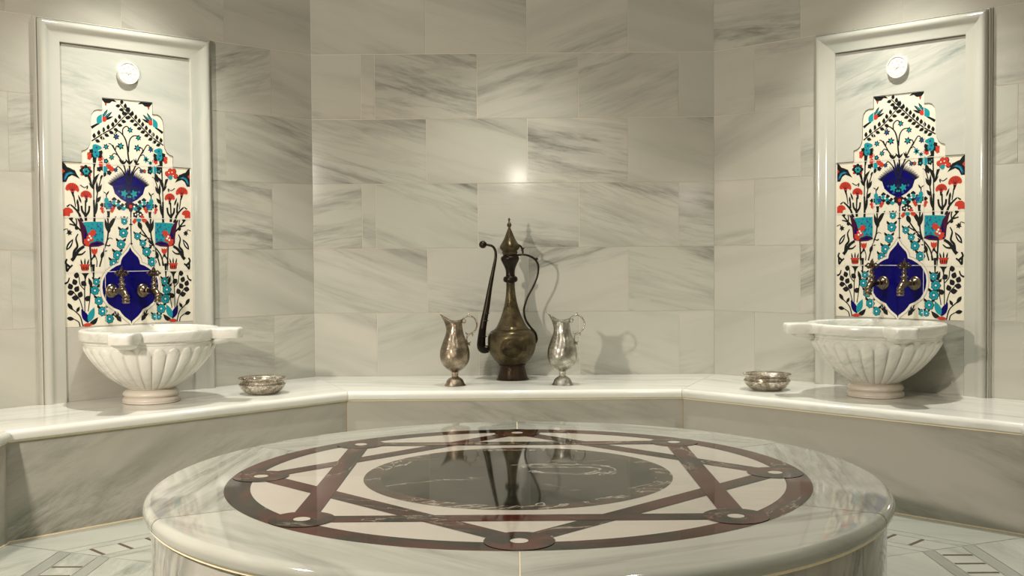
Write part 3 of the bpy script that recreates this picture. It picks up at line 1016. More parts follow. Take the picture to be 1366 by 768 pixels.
    A.L(7, 300, 700, 222, 525, 58, co, 2); A.L(7, 302, 690, 372, 515, 62, te, 2); A.L(7, 305, 722, 415, 638, 44, bk, 1, curve=-.1)
    A.L(7, 235, 722, 355, 722, 34, re, 3)
    A.S(7, [(238, 735), (205, 610), (130, 525), (80, 455)], 12, 8); A.L(7, 72, 445, 130, 535, 36, bk)
    A.S(7, [(205, 735), (190, 680), (140, 640)], 12, 8); A.L(7, 60, 622, 145, 642, 38, bk); A.L(7, 168, 560, 205, 495, 30, bk)
    A.L(7, 640, 640, 695, 722, 44); A.S(7, [(665, 690), (635, 630), (605, 545)], 12, 14); A.L(7, 660, 680, 598, 620, 18); A.L(7, 655, 670, 655, 585, 18)
    A.S(7, [(98, 145), (80, 195), (45, 215)], 12, 18); A.S(7, [(135, -5), (95, 35), (72, 65), (68, -10)], 16, 20)
    return A


ART = build_art()
# stepped outline of the painted field (half), (p, z over bench)
ZT = 1.2050
STEP = [(0.108, ZT), (0.108, 1.156), (0.128, 1.156), (0.142, 1.150), (0.152, 1.136), (0.1565, 1.115), (0.157, 1.075), (0.157, 1.040),
        (0.160, 1.020), (0.168, 1.003), (0.180, 0.993), (0.196, 0.988), (0.196, 0.943), (0.2775, 0.942)]
ZBOT = 0.294
PW = 0.2775


def panel(i):
    """i = 1 right, 7 left"""
    o, a, n = side_frame(i)
    tc = TC if i == 1 else S - 0.906
    base = o + a * tc + Vector((0, 0, ZB))
    side = 'right' if i == 1 else 'left'
    mw = Matrix((a, Vector((0, 0, 1)), n)).transposed().to_4x4()   # local x=a, y=up, z=out of wall
    if abs(mw.determinant() - 1) > 0.01: print('handedness', mw.determinant())
    mw.translation = base
    t = thing('fountain_panel', {'right': 'tall framed floral tile panel behind the right-hand fluted basin',
                                 'left': 'tall framed floral tile panel behind the left-hand fluted basin'}[side], 'wall panel', base, mat=mw,
              group=None)
    t.matrix_world = mw
    # frame: profile swept over left leg, top, right leg with mitres
    IN, OUT = 0.2775, 0.377
    prof = [(0.0, 0.0), (0.0, 0.021), (0.002, 0.0235)]
    for (w_, z_) in ((0.018, 0.0240), (0.034, 0.0250), (0.043, 0.0265), (0.050, 0.0300), (0.056, 0.0350), (0.063, 0.0395), (0.070, 0.0415), (0.077, 0.0405), (0.083, 0.0365), (0.0865, 0.0300), (0.0875, 0.0220)):
        prof.append((w_, z_))
    prof += [(0.0878, 0.014)]
    for k in range(0, 7):
        th = pi * k / 6
        prof.append((0.0920 - 0.0032 * cos(th), 0.017 + 0.006 * sin(th)))
    prof += [(0.0955, 0.010), (0.0985, 0.010), (0.0985, 0.0)]
    zin = 1.405
    V, Fc, ve = [], [], []
    path = [lambda w_: (-IN - w_, 0.0), lambda w_: (-IN - w_, zin + w_ * 0.92), lambda w_: (IN + w_, zin + w_ * 0.92), lambda w_: (IN + w_, 0.0)]
    m_ = len(prof)
    for sgi in range(3):
        b = len(V)
        bas = (Vector((0, 1, 0)), Vector((1, 0, 0))) if sgi != 1 else (Vector((1, 0, 0)), Vector((0, 1, 0)))
        vf = vein_fn(0.05, 6, rnd(), bas, 0.9)
        for e in (sgi, sgi + 1):
            for w_, z in prof:
                x, y = path[e](w_)
                V.append(Vector((x, y, z))); ve.append(vf(V[-1]))
        for k in range(m_):
            k2 = (k + 1) % m_
            Fc.append([b + k, b + k2, b + m_ + k2, b + m_ + k])
        Fc.append([b + k for k in range(m_)]); Fc.append([b + m_ + k for k in range(m_)])
    mesh_obj('frame', V, Fc, M['frame'], t, smooth=True, vein=ve, autosmooth=40)
    # upper marble slab with the stepped cut-out, thickness PANEL_OFF + 4 mm
    outline = [(-PW, 1.4010), (PW, 1.4010), (PW, 0.9435)] + [(x, y + (0.0015)) for x, y in reversed(STEP[:-1])]
    left = [(-x, y) for x, y in outline[3:]]
    left.reverse()
    outl = outline + left + [(-PW, 0.9435)]
    P3 = [Vector((x, y, 0)) for x, y in outl]
    zt, zb = PANEL_OFF + 0.0035, 0.0008
    V = [Vector((p.x, p.y, zt)) for p in P3] + [Vector((p.x, p.y, zb)) for p in P3]
    Fc, fm = [], []
    for tr in tessellate_polygon([P3]):
        Fc.append(list(tr)); fm.append(0)
    nP = len(P3)
    for k in range(nP):
        k2 = (k + 1) % nP
        Fc.append([k, k2, nP + k2, nP + k]); fm.append(1)
    vf = vein_fn(random.uniform(0.2, 0.35) * (1 if i == 1 else -1), 6, rnd(), (Vector((1, 0, 0)), Vector((0, 1, 0))), 0.8)
    mesh_obj('marble_slab', V, Fc, [M['panel'], M['cutedge']], t, fm=fm, vein=[vf(v) for v in V])
    V2 = [Vector((x, y, z)) for z in (0.0, 0.0007) for x, y in ((-PW, 0.001), (PW, 0.001), (PW, 1.405), (-PW, 1.405))]
    mesh_obj('backing', V2, [(0, 1, 2, 3), (4, 5, 6, 7), (0, 1, 5, 4), (2, 3, 7, 6)], M['slot'], t)  # dark sheet, seen in the gap below the frame top as a painted shadow line
    # lower marble slab
    V, Fc = [], []
    box_on(V, Fc, Vector((0, 0, 0)), Vector((1, 0, 0)), Vector((0, 0, 1)), 0, 0, 0, 0, 0, 0)
    V = [Vector((x, y, z)) for z in (0.0008, PANEL_OFF) for x, y in ((-PW, 0.0005), (PW, 0.0005), (PW, ZBOT - 0.001), (-PW, ZBOT - 0.001))]
    vf = vein_fn(0.3, 5, rnd(), (Vector((1, 0, 0)), Vector((0, 1, 0))), 0.8)
    mesh_obj('lower_slab', V, Fc, M['wall'], t, vein=[vf(v) for v in V])
    # painted tiles: base + painting + joints, one mesh
    V, Fc, fm = [], [], []
    mats = [M['g_cream'], M['g_line']]
    ol = [(x, y) for x, y in STEP] + [(PW, ZBOT)]
    ol = ol + [(-x, y) for x, y in reversed(ol)]
    P3 = [Vector((x, y, 0)) for x, y in ol]
    V = [Vector((p.x, p.y, PANEL_OFF)) for p in P3] + [Vector((p.x, p.y, 0.0008)) for p in P3]
    nP = len(P3)
    for tr in tessellate_polygon([P3]):
        Fc.append(list(tr)); fm.append(0)
    for k in range(nP):
        k2 = (k + 1) % nP
        Fc.append([k, k2, nP + k2, nP + k]); fm.append(0)
    b = len(V)
    V += [v + Vector((0, 0, PANEL_OFF)) for v in ART.V]
    amap = []
    for mn in ART.mats:
        if M[mn] not in mats: mats.append(M[mn])
        amap.append(mats.index(M[mn]))
    Fc += [[b + k for k in f] for f in ART.F]
    fm += [amap[k] for k in ART.fm]
    zj = PANEL_OFF + 0.0014

    def strip(x0, x1, y0, y1):
        b = len(V)
        V.extend([Vector((x0, y0, zj)), Vector((x1, y0, zj)), Vector((x1, y1, zj)), Vector((x0, y1, zj))])
        Fc.append([b, b + 1, b + 2, b + 3]); fm.append(1)
    for k in range(len(STEP) - 1):
        for mm in (1, -1):
            p0 = Vector((STEP[k][0] * mm, STEP[k][1], zj)); p1 = Vector((STEP[k + 1][0] * mm, STEP[k + 1][1], zj))
            d = (p1 - p0).normalized(); q = Vector((-d.y, d.x, 0)) * 0.0010
            b = len(V); V.extend([p0 - q, p1 - q, p1 + q, p0 + q]); Fc.append([b, b + 1, b + 2, b + 3])
            if M['cutedge'] not in mats: mats.append(M['cutedge'])
            fm.append(mats.index(M['cutedge']))
    strip(-0.108, 0.108, ZT - 0.0012, ZT)
    for x in (-0.108, 0.108): strip(x - 0.0011, x + 0.0011, ZBOT, 1.15)
    for y in (0.510, 0.7265, 0.9425): strip(-PW if y < 0.94 else -0.195, PW if y < 0.94 else 0.195, y - 0.0012, y + 0.0012)
    mesh_obj('painted_tiles', V, Fc, mats, t, fm=fm)
    # round carved medallion
    V, Fc = [], []
    R_ = 0.0465
    nr, na = 22, 96

    def hgt(r, th):
        q = r / R_
        if q > 0.97: return 0.009
        h = 0.0125
        if q > 0.84: return 0.0145
        h = 0.0115
        if 0.45 < q < 0.80: h += 0.0020 * max(0, cos(8 * th)) * sin(pi * (q - 0.45) / 0.35) + 0.0009 * abs(sin(8 * th + q * 9))
        if q < 0.42: h += 0.0018 * max(0, cos(6 * th + q * 3)) * sin(pi * q / 0.42)
        if q < 0.10: h = 0.0145
        return h
    for k in range(nr + 1):
        for j in range(na):
            th = 2 * pi * j / na; r = R_ * k / nr
            V.append(Vector((r * cos(th), r * sin(th) + 1.3135, PANEL_OFF + 0.0035 + hgt(r, th))))
    for k in range(nr):
        for j in range(na):
            j2 = (j + 1) % na
            Fc.append([k * na + j, k * na + j2, (k + 1) * na + j2, (k + 1) * na + j])
    b = len(V)
    for j in range(na):
        th = 2 * pi * j / na
        V.append(Vector((R_ * cos(th), R_ * sin(th) + 1.3135, PANEL_OFF + 0.003)))
    for j in range(na):
        j2 = (j + 1) % na
        Fc.append([nr * na + j, nr * na + j2, b + j2, b + j])
    tag(mesh_obj('medallion', V, Fc, M['plaster'], t, smooth=True, autosmooth=50), 'round carved rosette medallion')
    return mw


MR = panel(1)
ML = panel(7)

# ------------------------------------------------------------------ tubes and other builders


def tube(pts, rads, seg=12, sub=5, cap=True):
    c = [Vector(p) for p in pts]
    pp = [c[0] * 2 - c[1]] + c + [c[-1] * 2 - c[-2]]
    rr = [rads[0]] + list(rads) + [rads[-1]]
    out, ro = [], []
    for i in range(1, len(pp) - 2):
        for k in range(sub):
            t = k / sub
            a, b, d, e = pp[i - 1], pp[i], pp[i + 1], pp[i + 2]
            out.append(0.5 * ((2 * b) + (d - a) * t + (2 * a - 5 * b + 4 * d - e) * t * t + (3 * b - a - 3 * d + e) * t ** 3))
            ro.append(rr[i] + (rr[i + 1] - rr[i]) * t)
    out.append(c[-1]); ro.append(rads[-1])
    V, Fc = [], []
    n = len(out)
    d0 = (out[1] - out[0]).normalized()
    up = Vector((0, 1, 0)) if abs(d0.y) < 0.9 else Vector((1, 0, 0))
    s = d0.cross(up).normalized()
    for i in range(n):
        d = (out[min(i + 1, n - 1)] - out[max(i - 1, 0)]).normalized()
        s = (s - d * s.dot(d)).normalized()
        u = d.cross(s)
        for k in range(seg):
            th = 2 * pi * k / seg
            V.append(out[i] + (s * cos(th) + u * sin(th)) * ro[i])
    for i in range(n - 1):
        for k in range(seg):
            k2 = (k + 1) % seg
            Fc.append([i * seg + k, i * seg + k2, (i + 1) * seg + k2, (i + 1) * seg + k])
    if cap:
        Fc.append(list(range(seg))); Fc.append(list(range((n - 1) * seg, n * seg)))
    return V, Fc


def join(*parts):
    V, Fc = [], []
    for v, f in parts:
        b = len(V); V += v; Fc += [[b + k for k in q] for q in f]
    return V, Fc


def smooth_prof(pts, sub=4):
    c = [Vector(p) for p in pts]
    pp = [c[0] * 2 - c[1]] + c + [c[-1] * 2 - c[-2]]
    out = []
    for i in range(1, len(pp) - 2):
        for k in range(sub):
            t = k / sub
            a, b, d, e = pp[i - 1], pp[i], pp[i + 1], pp[i + 2]
            v = 0.5 * ((2 * b) + (d - a) * t + (2 * a - 5 * b + 4 * d - e) * t * t + (3 * b - a - 3 * d + e) * t ** 3)
            out.append((max(v.x, 0.0), v.y))
    out.append(tuple(c[-1]))
    return out


def ball(c, r, seg=12, rz=None):
    prof = [(r * sin(pi * k / 8), -(rz or r) * cos(pi * k / 8)) for k in range(9)]
    v, f = lathe(prof, seg)
    return [p + Vector(c) for p in v], f


def place(V, mat):
    return [mat @ v for v in V]


# ------------------------------------------------------------------ basins
OFFB = 0.240


def basin(i, tc, label):
    o, a, n = side_frame(i)
    t_ = tc if i == 1 else S - tc
    base = o + a * t_ + n * OFFB + Vector((0, 0, ZB))
    mw = Matrix((a, n * -1, Vector((0, 0, 1)))).transposed().to_4x4()
    # local x = along wall, y = into wall, z = up
    if mw.determinant() < 0: print('basin hand')
    mw.translation = base
    root = thing('marble_basin', label, 'basin', base, mat=mw)
    root.matrix_world = mw
    clip = OFFB - 0.0155
    NA = 448

    def r_rim(th, rb, re_, hw):
        # local angle; ears at -45 and -135 (towards the room, y negative)
        r = rb
        for ax in (radians(-45), radians(-135)):
            d = (th - ax + pi) % (2 * pi) - pi
            if abs(d) < pi / 2:
                q = ((abs(cos(d)) / re_) ** 7 + (abs(sin(d)) / hw) ** 7) ** (-1 / 7)
                r = max(r, q)
        return r

    def clipr(r, th):
        if sin(th) > 0: r = min(r, clip / sin(th))
        return r
    ths = [2 * pi * j / NA for j in range(NA)]
    vf = vein_fn(0.5, 3, rnd(), (Vector((1, 0, 0)), Vector((0, 0, 1))), 0.9)
    # rim
    ztop = 0.289
    rings = []
    for (dr, z) in ((-0.010, 0.2495), (-0.002, 0.250), (0.0, 0.2525), (0.0, 0.282), (-0.002, 0.2865), (-0.006, 0.289)):
        rings.append([(clipr(r_rim(th, 0.264, 0.358, 0.053) + dr, th), z) for th in ths])
    for (ri, z) in ((0.236, 0.289), (0.231, 0.2875), (0.228, 0.284), (0.226, 0.262)):
        rings.append([(min(ri, clip / sin(th) - 0.02) if sin(th) > 0 else ri, z) for th in ths])
    rings.append([(min(0.245, clip / sin(th) - 0.01) if sin(th) > 0 else 0.245, 0.2495) for th in ths])
    V, Fc = [], []
    for rg in rings:
        for (r, z), th in zip(rg, ths): V.append(Vector((r * cos(th), r * sin(th), z)))
    nr = len(rings)
    for k in range(nr):
        k2 = (k + 1) % nr
        for j in range(NA):
            j2 = (j + 1) % NA
            Fc.append([k * NA + j, k * NA + j2, k2 * NA + j2, k2 * NA + j])
    mesh_obj('rim', V, Fc, M['basin'], root, smooth=True, vein=[vf(v) for v in V], autosmooth=50)
    # ear brackets under the tabs
    for ax in (radians(-45), radians(-135)):
        c = Vector((0.292 * cos(ax), 0.292 * sin(ax), 0.2495))
        V, Fc = [], []
        d = Vector((cos(ax), sin(ax), 0)); s_ = Vector((-sin(ax), cos(ax), 0))
        for k in range(7):
            q = k / 6
            zz = -0.024 * q
            sc = sqrt(max(0.0, 1 - (q * 0.97) ** 2))
            for j in range(20):
                th = 2 * pi * j / 20
                V.append(c + d * ((0.047 * sc) * cos(th) - 0.030 * q) + s_ * (0.050 * sc) * sin(th) + Vector((0, 0, zz)))
        for k in range(6):
            for j in range(20):
                j2 = (j + 1) % 20
                Fc.append([k * 20 + j, k * 20 + j2, (k + 1) * 20 + j2, (k + 1) * 20 + j])
        Fc.append(list(range(20))); Fc.append(list(range(120, 140)))
        mesh_obj('ear_bracket', V, Fc, M['basin'], root, smooth=True, vein=[vf(v) for v in V], autosmooth=50)
    # fluted bowl
    prof = smooth_prof([(0.072, 0.052), (0.096, 0.060), (0.134, 0.083), (0.165, 0.107), (0.197, 0.139), (0.224, 0.172), (0.243, 0.203), (0.248, 0.214), (0.2505, 0.224), (0.2515, 0.234), (0.249, 0.241), (0.252, 0.2455), (0.254, 0.250)], 7)
    V, Fc = [], []
    for r, z in prof:
        for th in ths:
            g_ = abs(sin(14 * th))
            zt_ = 0.225 - 0.026 * (1 - g_) ** 1.3
            fade = min(1, max(0, (zt_ - z) / 0.002))
            lob = g_ ** 0.33
            rr = r * (1 - 0.070 * (1 - lob) * fade - 0.024 * (1 - fade) * min(1, max(0, (0.2385 - z) / 0.004)))
            rr = clipr(rr, th)
            V.append(Vector((rr * cos(th), rr * sin(th), z)))
    npf = len(prof)
    # inside
    inner = [(0.228, 0.262), (0.224, 0.235), (0.205, 0.19), (0.16, 0.145), (0.09, 0.118), (0.0, 0.112)]
    for r, z in inner:
        for th in ths:
            rr = min(r, clip / sin(th) - 0.015) if sin(th) > 0 else r
            V.append(Vector((rr * cos(th), rr * sin(th), z)))
    for k in list(range(npf - 1)) + list(range(npf, npf + len(inner) - 1)):
        for j in range(NA):
            j2 = (j + 1) % NA
            Fc.append([k * NA + j, k * NA + j2, (k + 1) * NA + j2, (k + 1) * NA + j])
    mesh_obj('fluted_bowl', V, Fc, M['basin'], root, smooth=True, vein=[vf(v) for v in V])
    # pedestal
    pr = smooth_prof([(0.0, 0.0005), (0.099, 0.0005), (0.107, 0.006), (0.108, 0.015), (0.102, 0.021), (0.098, 0.024), (0.104, 0.028), (0.107, 0.036), (0.101, 0.045), (0.094, 0.050), (0.085, 0.054), (0.088, 0.058), (0.0, 0.060)], 4)
    v, f = lathe(pr, 72)
    mesh_obj('pedestal', v, f, M['pedestal'], root, smooth=True, vein=[vf(p) for p in v])
    return root


basin(7, 0.942, 'left-hand fluted white marble basin on a ringed pedestal')
basin(1, 0.928, 'right-hand fluted white marble basin on a ringed pedestal')


# ------------------------------------------------------------------ taps
def tap(mw, x, z, label):
    """mw: panel matrix (x along, y up, z out)"""
    loc = mw @ Vector((x, z, PANEL_OFF + 0.0005))
    mm = mw @ Matrix.Diagonal((1.05, 1.12, 1.12, 1)); mm.translation = loc
    root = thing('brass_tap', label, 'tap', loc, mat=mm, group='antique brass taps')
    root.matrix_world = mm
    RX = Matrix.Rotation(0, 4, 'X')
    # flange (lathe axis z = out of wall)
    v, f = lathe(smooth_prof([(0.0, 0.0), (0.0235, 0.0), (0.0245, 0.003), (0.020, 0.0065), (0.0165, 0.0075), (0.0175, 0.010), (0.013, 0.014), (0.010, 0.018), (0.0, 0.018)], 3), 28)
    mesh_obj('wall_flange', v, f, M['tap'], root, smooth=True)
    # body + spout
    body = tube([(0, 0, 0.012), (0, 0, 0.045), (0, 0.001, 0.075), (0, -0.006, 0.100), (0, -0.018, 0.112), (0, -0.030, 0.114)],
                [0.0085, 0.0095, 0.013, 0.0135, 0.0115, 0.0115], 16)
    col1 = lathe([(0.0, 0), (0.0115, 0.0), (0.0125, 0.003), (0.0115, 0.006), (0.0, 0.006)], 20)
    col1 = ([p + Vector((0, 0, 0.038)) for p in col1[0]], col1[1])
    mesh_obj('tap_body', *join(body, col1), M['tap'], root, smooth=True)
    # spout rings, axis -y
    rot = Matrix.Rotation(radians(90), 4, 'X')
    rr = lathe(smooth_prof([(0.0085, -0.020), (0.0135, -0.018), (0.0135, -0.013), (0.011, -0.010), (0.0145, -0.007), (0.0145, -0.002), (0.011, 0.0), (0.0138, 0.004), (0.0138, 0.009), (0.010, 0.012)], 3), 24)
    # map lathe z -> world y
    vv = [Vector((p.x, p.z, p.y)) + Vector((0, -0.022, 0.114)) for p in rr[0]]
    mesh_obj('spout', vv, rr[1], M['tap'], root, smooth=True)
    # valve stem rising from the body
    st = lathe(smooth_prof([(0.0135, 0.0), (0.0145, 0.006), (0.011, 0.010), (0.0095, 0.016), (0.0145, 0.020), (0.0145, 0.023), (0.009, 0.026), (0.007, 0.032), (0.0095, 0.036), (0.0095, 0.040), (0.006, 0.044), (0.005, 0.056), (0.0, 0.056)], 3), 22)
    vv = [Vector((p.x, p.z, p.y)) + Vector((0, 0.004, 0.085)) for p in st[0]]
    mesh_obj('valve_stem', vv, st[1], M['tap'], root, smooth=True)
    # pierced ornamental handle: cross bar with loops and finial
    parts = []
    cy, cz = 0.064, 0.085
    for k in range(4):
        a_ = pi / 4 + k * pi / 2
        cx_, cz2 = 0.0135 * cos(a_), 0.0135 * sin(a_)
        parts.append(tube([(cx_ + 0.0075 * cos(q), cy + 0.0085 * sin(q), cz + cz2) for q in [2 * pi * s / 10 for s in range(11)]], [0.0025] * 11, 8, 2))
        parts.append(ball((0.024 * cos(a_), cy, cz + 0.024 * sin(a_)), 0.0042))
    parts.append(tube([(-0.018, cy - 0.003, cz), (0, cy - 0.006, cz), (0.018, cy - 0.003, cz)], [0.003, 0.0045, 0.003], 8))
    parts.append(tube([(0, cy - 0.006, cz), (0, cy + 0.012, cz), (0.002, cy + 0.026, cz)], [0.006, 0.0045, 0.0015], 10))
    parts.append(tube([(-0.0085, cy + 0.004, cz), (-0.004, cy + 0.017, cz), (0.0, cy + 0.020, cz), (0.004, cy + 0.017, cz), (0.0085, cy + 0.004, cz)], [0.002] * 5, 8))
    mesh_obj('handle', *join(*parts), M['tap_dark'], root, smooth=True)


tap(ML, -0.084, 0.432, 'left tap over the left basin, on the cobalt medallion')
tap(ML, 0.052, 0.430, 'right tap over the left basin, at the edge of the cobalt medallion')
tap(MR, -0.064, 0.438, 'left tap over the right basin, at the edge of the cobalt medallion')
tap(MR, 0.073, 0.438, 'right tap over the right basin, on the cobalt medallion')


# ------------------------------------------------------------------ metal bathing bowls
def tas(loc, label, rot):
    root = thing('metal_bowl', label, 'bowl', loc, group='engraved bathing bowls')
    root.rotation_euler = (0, 0, rot)
    NA = 144
    V, Fc = [], []
    outer = smooth_prof([(0.0, 0.003), (0.045, 0.001), (0.062, 0.004), (0.080, 0.017), (0.0905, 0.031), (0.0935, 0.0365), (0.0955, 0.0395), (0.0925, 0.043), (0.0895, 0.046), (0.0885, 0.052), (0.0900, 0.056)], 3)
    for r, z in outer:
        for j in range(NA):
            th = 2 * pi * j / NA
            g_ = abs(sin(7 * th))
            f_ = 1.0
            if 0.004 < z < 0.0365:
                f_ = 1 - 0.13 * (1 - g_ ** 0.5) * sin(pi * (z - 0.004) / 0.0325) + 0.012 * sin(pi * (z - .004) / .0325)
            V.append(Vector((r * f_ * cos(th), r * f_ * sin(th), z)))
    n1 = len(outer)
    inner = [(0.0885, 0.056), (0.087, 0.046), (0.090, 0.0375), (0.078, 0.02), (0.055, 0.008), (0.0, 0.006)]
    for r, z in inner:
        for j in range(NA):
            th = 2 * pi * j / NA
            V.append(Vector((r * cos(th), r * sin(th), z)))
    for k in list(range(n1 - 1)) + list(range(n1 - 1, n1 + len(inner) - 1)):
        for j in range(NA):
            j2 = (j + 1) % NA
            Fc.append([k * NA + j, k * NA + j2, (k + 1) * NA + j2, (k + 1) * NA + j])
    mesh_obj('bowl_body', V, Fc, M['bowlmetal'], root, smooth=True)
    # rim band, gently scalloped
    V, Fc = [], []
    rp = [(0.0890, 0.054), (0.0915, 0.058), (0.0965, 0.0640), (0.0985, 0.0655), (0.0975, 0.0670), (0.0925, 0.0625), (0.0880, 0.0560)]
    for r, z in rp:
        for j in range(NA):
            th = 2 * pi * j / NA
            e = 0.0008 * cos(28 * th) if r > 0.093 else 0
            V.append(Vector(((r + e) * cos(th), (r + e) * sin(th), z)))
    for k in range(len(rp)):
        k2 = (k + 1) % len(rp)
        for j in range(NA):
            j2 = (j + 1) % NA
            Fc.append([k * NA + j, k * NA + j2, k2 * NA + j2, k2 * NA + j])
    mesh_obj('rim', V, Fc, M['bowlmetal'], root, smooth=True)


tas(Vector((-1.043, -0.612, ZB)), 'small engraved silver bowl on the bench beside the left basin', 0.2)
tas(Vector((1.042, -0.612, ZB)), 'small engraved silver bowl on the bench beside the right basin', 0.5)

# ------------------------------------------------------------------ large ewer
EW = Vector((-0.009, -0.165, ZB))
ew = thing('tall_ewer', 'tall dark bronze ewer with curved spout and pointed lid between the two jugs', 'ewer', EW)
ew.rotation_euler = (0, radians(-0.85), 0)
U = 0.001102 * 0.995


def E_(pts):
    return [(r * U, (700 - y) * U) for r, y in pts]


v, f = lathe(smooth_prof(E_([(0, 698), (64, 700), (63, 694), (57, 675), (52, 655), (51, 643), (56, 640), (54, 636)]), 4), 56)
mesh_obj('foot', v, f, M['bronze_foot'], ew, smooth=True)
bodyp = smooth_prof(E_([(48, 640), (60, 630), (78, 612), (92, 588), (99, 560), (100, 540), (96, 515), (86, 500), (70, 492)]), 5) + \
    smooth_prof(E_([(69, 490), (60, 478), (52, 462), (43, 440), (34, 415), (26, 385), (21, 355), (18, 320), (18, 299)]), 4)
v, f = lathe(bodyp, 72)
mesh_obj('body', v, f, M['bronze'], ew, smooth=True)
neck = smooth_prof(E_([(18, 300), (27, 296), (30, 287), (27, 277), (20, 273), (18, 262), (20, 245), (27, 228), (35, 212), (38, 202), (36, 194), (29, 189), (29, 183)]), 4)
v, f = lathe(neck, 56)
mesh_obj('neck', v, f, M['bronze_dark'], ew, smooth=True)
lid = smooth_prof(E_([(29, 184), (33, 176), (31, 170), (38, 163), (41, 153), (38, 145), (29, 131), (20, 113), (12, 92), (6, 78), (5, 73), (9, 67), (9, 60), (5, 53), (3, 47), (5, 42), (4, 38), (0, 32)]), 4)
v, f = lathe(lid, 48)
mesh_obj('lid', v, f, M['bronze'], ew, smooth=True)


def ewp(x, y, d=0.0, cx=383):
    # remove lean: axis shifts 12 units over 660
    cxx = cx - (700 - y) * 0.0 
    return Vector(((x - cxx) * U, d, (700 - y) * U))


def lean(x, y):
    # photo axis moved left going up: undo it since the whole ewer is tilted
    return x + (700 - y) * 0.0148


sp = [(285, 572), (262, 572), (254, 552), (262, 480), (278, 400), (292, 320), (306, 250), (316, 200), (316, 170), (305, 150), (286, 143), (272, 141)]
v, f = tube([ewp(lean(x, y), y) for x, y in sp], [15 * U, 18 * U, 18 * U, 14.5 * U, 12.5 * U, 9.5 * U, 7.5 * U, 6 * U, 5.5 * U, 5 * U, 5 * U, 5 * U], 14)
kn = lathe([(0, -17 * U), (6 * U, -16 * U), (15 * U, -7 * U), (16 * U, 0), (14 * U, 8 * U), (6 * U, 15 * U), (0, 15 * U)], 8)
km = Matrix.Rotation(radians(-100), 4, 'Y')
kv = [km @ p + ewp(lean(264, 141), 141) for p in kn[0]]
rg = []
for x, y, r in ((262, 520, 17), (270, 455, 16), (276, 425, 14)):
    rg.append(ball(ewp(lean(x, y), y), r * U, 14, 3.5 * U))
mesh_obj('spout', *join((v, f), (kv, kn[1]), *rg), M['bronze_dark'], ew, smooth=True, autosmooth=45)
hp = [(404, 188), (430, 186), (455, 192), (480, 208), (492, 235), (488, 275), (470, 320), (448, 360), (434, 400), (432, 425), (440, 458), (460, 488), (477, 510), (483, 535), (478, 552)]
v, f = tube([ewp(lean(x, y), y) for x, y in hp], [4.5 * U] * 4 + [4.2 * U] * 8 + [5.5 * U] * 3, 10)
th_ = tube([ewp(lean(x, y), y) for x, y in [(402, 140), (420, 152), (428, 170), (428, 186)]], [3 * U, 4 * U, 4 * U, 4 * U], 8)
th2 = tube([ewp(lean(x, y), y) for x, y in [(424, 172), (430, 162), (436, 158)]], [4 * U, 3.5 * U, 2 * U], 8)
mesh_obj('handle', *join((v, f), th_, th2, ball(ewp(lean(486, 205), 205), 5.5 * U)), M['bronze_dark'], ew, smooth=True)
# engraved round medallion on the belly
def body_r(z):
    best = None
    for (r0, z0), (r1, z1) in zip(bodyp[:-1], bodyp[1:]):
        if (z0 - z) * (z1 - z) <= 0 and abs(z1 - z0) > 1e-9:
            return r0 + (r1 - r0) * (z - z0) / (z1 - z0)
    return 0.1
V, Fc = [], []
zc_ = (700 - 563) * U
for k in range(0, 13):
    for j in range(40):
        th = 2 * pi * j / 40
        q = k / 12
        du = 50 * U * q * cos(th); dz = 44 * U * q * sin(th)
        R0 = body_r(zc_ + dz)
        an = du / (100 * U)
        e = 0.0012 + (0.0016 if k in (10, 11) else 0) + 0.0008 * max(0, cos(8 * th)) * (1 if 3 < k < 9 else 0) - (0.0022 if k == 12 else 0)
        V.append(Vector(((R0 + e) * sin(an), -(R0 + e) * cos(an), zc_ + dz)))
for k in range(12):
    for j in range(40):
        j2 = (j + 1) % 40
        Fc.append([k * 40 + j, k * 40 + j2, (k + 1) * 40 + j2, (k + 1) * 40 + j])
mesh_obj('belly_medallion', V, Fc, M['bronze_engraved'], ew, smooth=True)
v1, f1 = tube([Vector((69.5 * U * cos(2 * pi * k / 48), 69.5 * U * sin(2 * pi * k / 48), (700 - 491) * U)) for k in range(49)], [1.6 * U] * 49, 6, 1)
mesh_obj('shoulder_ring', v1, f1, M['bronze'], ew, smooth=True)


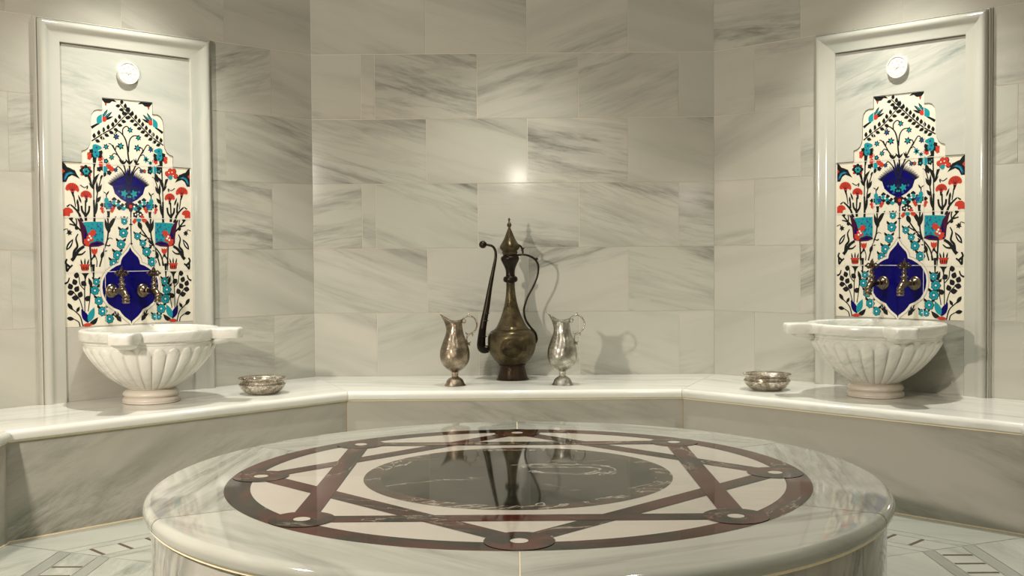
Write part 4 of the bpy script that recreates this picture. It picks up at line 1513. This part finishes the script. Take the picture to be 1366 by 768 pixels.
# ------------------------------------------------------------------ pair of small jugs
def jug(loc, mat, label, sc=1.0):
    root = thing('metal_jug', label, 'jug', loc, group='footed pouring jugs')
    J = 0.00106 * sc

    def jp(pts): return [(r * J, (722 - y) * J) for r, y in pts]
    v, f = lathe(smooth_prof(jp([(0, 720), (41, 722), (41, 717), (38, 712), (33, 700), (24, 691), (16, 687), (13, 682)]), 4), 40)
    mesh_obj('foot', v, f, mat, root, smooth=True)
    prof = smooth_prof(jp([(12, 686), (13.5, 680), (14, 670), (18, 664), (30, 656), (46, 642), (57, 622), (61, 600), (59, 575), (52, 552), (44, 530), (37, 510), (33, 490), (31, 474), (31, 462), (33, 455)]), 4)
    NA = 56
    V, Fc = [], []
    inner = [(r - 2.2 * J, z) for r, z in reversed(prof) if z > (722 - 560) * J]
    allp = prof + inner
    for r, z in allp:
        for j in range(NA):
            th = 2 * pi * j / NA
            x, y = r * cos(th), r * sin(th)
            zz = z
            # pouring lip: pull the rim at -x outwards and up
            k = max(0, (z - (722 - 500) * J) / (45 * J))
            wgt = max(0, -cos(th)) ** 3
            x -= wgt * (k ** 1.7) * 33 * J
            zz += wgt * (k ** 1.2) * 32 * J
            zz += max(0, cos(th)) ** 2 * k * 5 * J
            zz -= (abs(sin(th)) ** 3) * k * 3 * J
            y *= 1 - 0.75 * wgt * min(k, 1) 
            V.append(Vector((x, y, zz)))
    for k in range(len(allp) - 1):
        for j in range(NA):
            j2 = (j + 1) % NA
            Fc.append([k * NA + j, k * NA + j2, (k + 1) * NA + j2, (k + 1) * NA + j])
    mesh_obj('body', V, Fc, mat, root, smooth=True)

    def p(x, y): return Vector(((x - 143) * J, 0, (722 - y) * J))
    h1 = tube([p(*q) for q in ((172, 458), (178, 449), (190, 441), (205, 438), (220, 444), (231, 460), (234, 478), (226, 497), (212, 508), (200, 514), (193, 525), (193, 540), (199, 553), (206, 558))],
              [3.4 * J] * 3 + [3.0 * J] * 9 + [3 * J, 2 * J], 8)
    extra = [tube([p(*q) for q in ((172, 462), (182, 466), (188, 458), (183, 452))], [3.2 * J, 3.2 * J, 2.6 * J, 2 * J], 8),
             tube([p(*q) for q in ((202, 440), (200, 432), (206, 427))], [2.6 * J, 2.4 * J, 1.6 * J], 8),
             tube([p(*q) for q in ((200, 514), (192, 511), (188, 504))], [2.6 * J, 2.4 * J, 1.6 * J], 8),
             tube([p(*q) for q in ((212, 508), (217, 514), (215, 521))], [2.6 * J, 2.4 * J, 1.6 * J], 8),
             tube([p(*q) for q in ((199, 548), (205, 547), (209, 542))], [2.6 * J, 2.2 * J, 1.6 * J], 8),
             ball(p(202, 551), 4.5 * J)]
    mesh_obj('handle', *join(h1, *extra), mat, root, smooth=True)


jug(Vector((-0.2585, -0.385, ZB)), M['silver_warm'], 'small copper-toned jug with upturned lip, left of the tall ewer')
jug(Vector((0.2075, -0.385, ZB)), M['silver'], 'small silver-grey jug with upturned lip, right of the tall ewer')
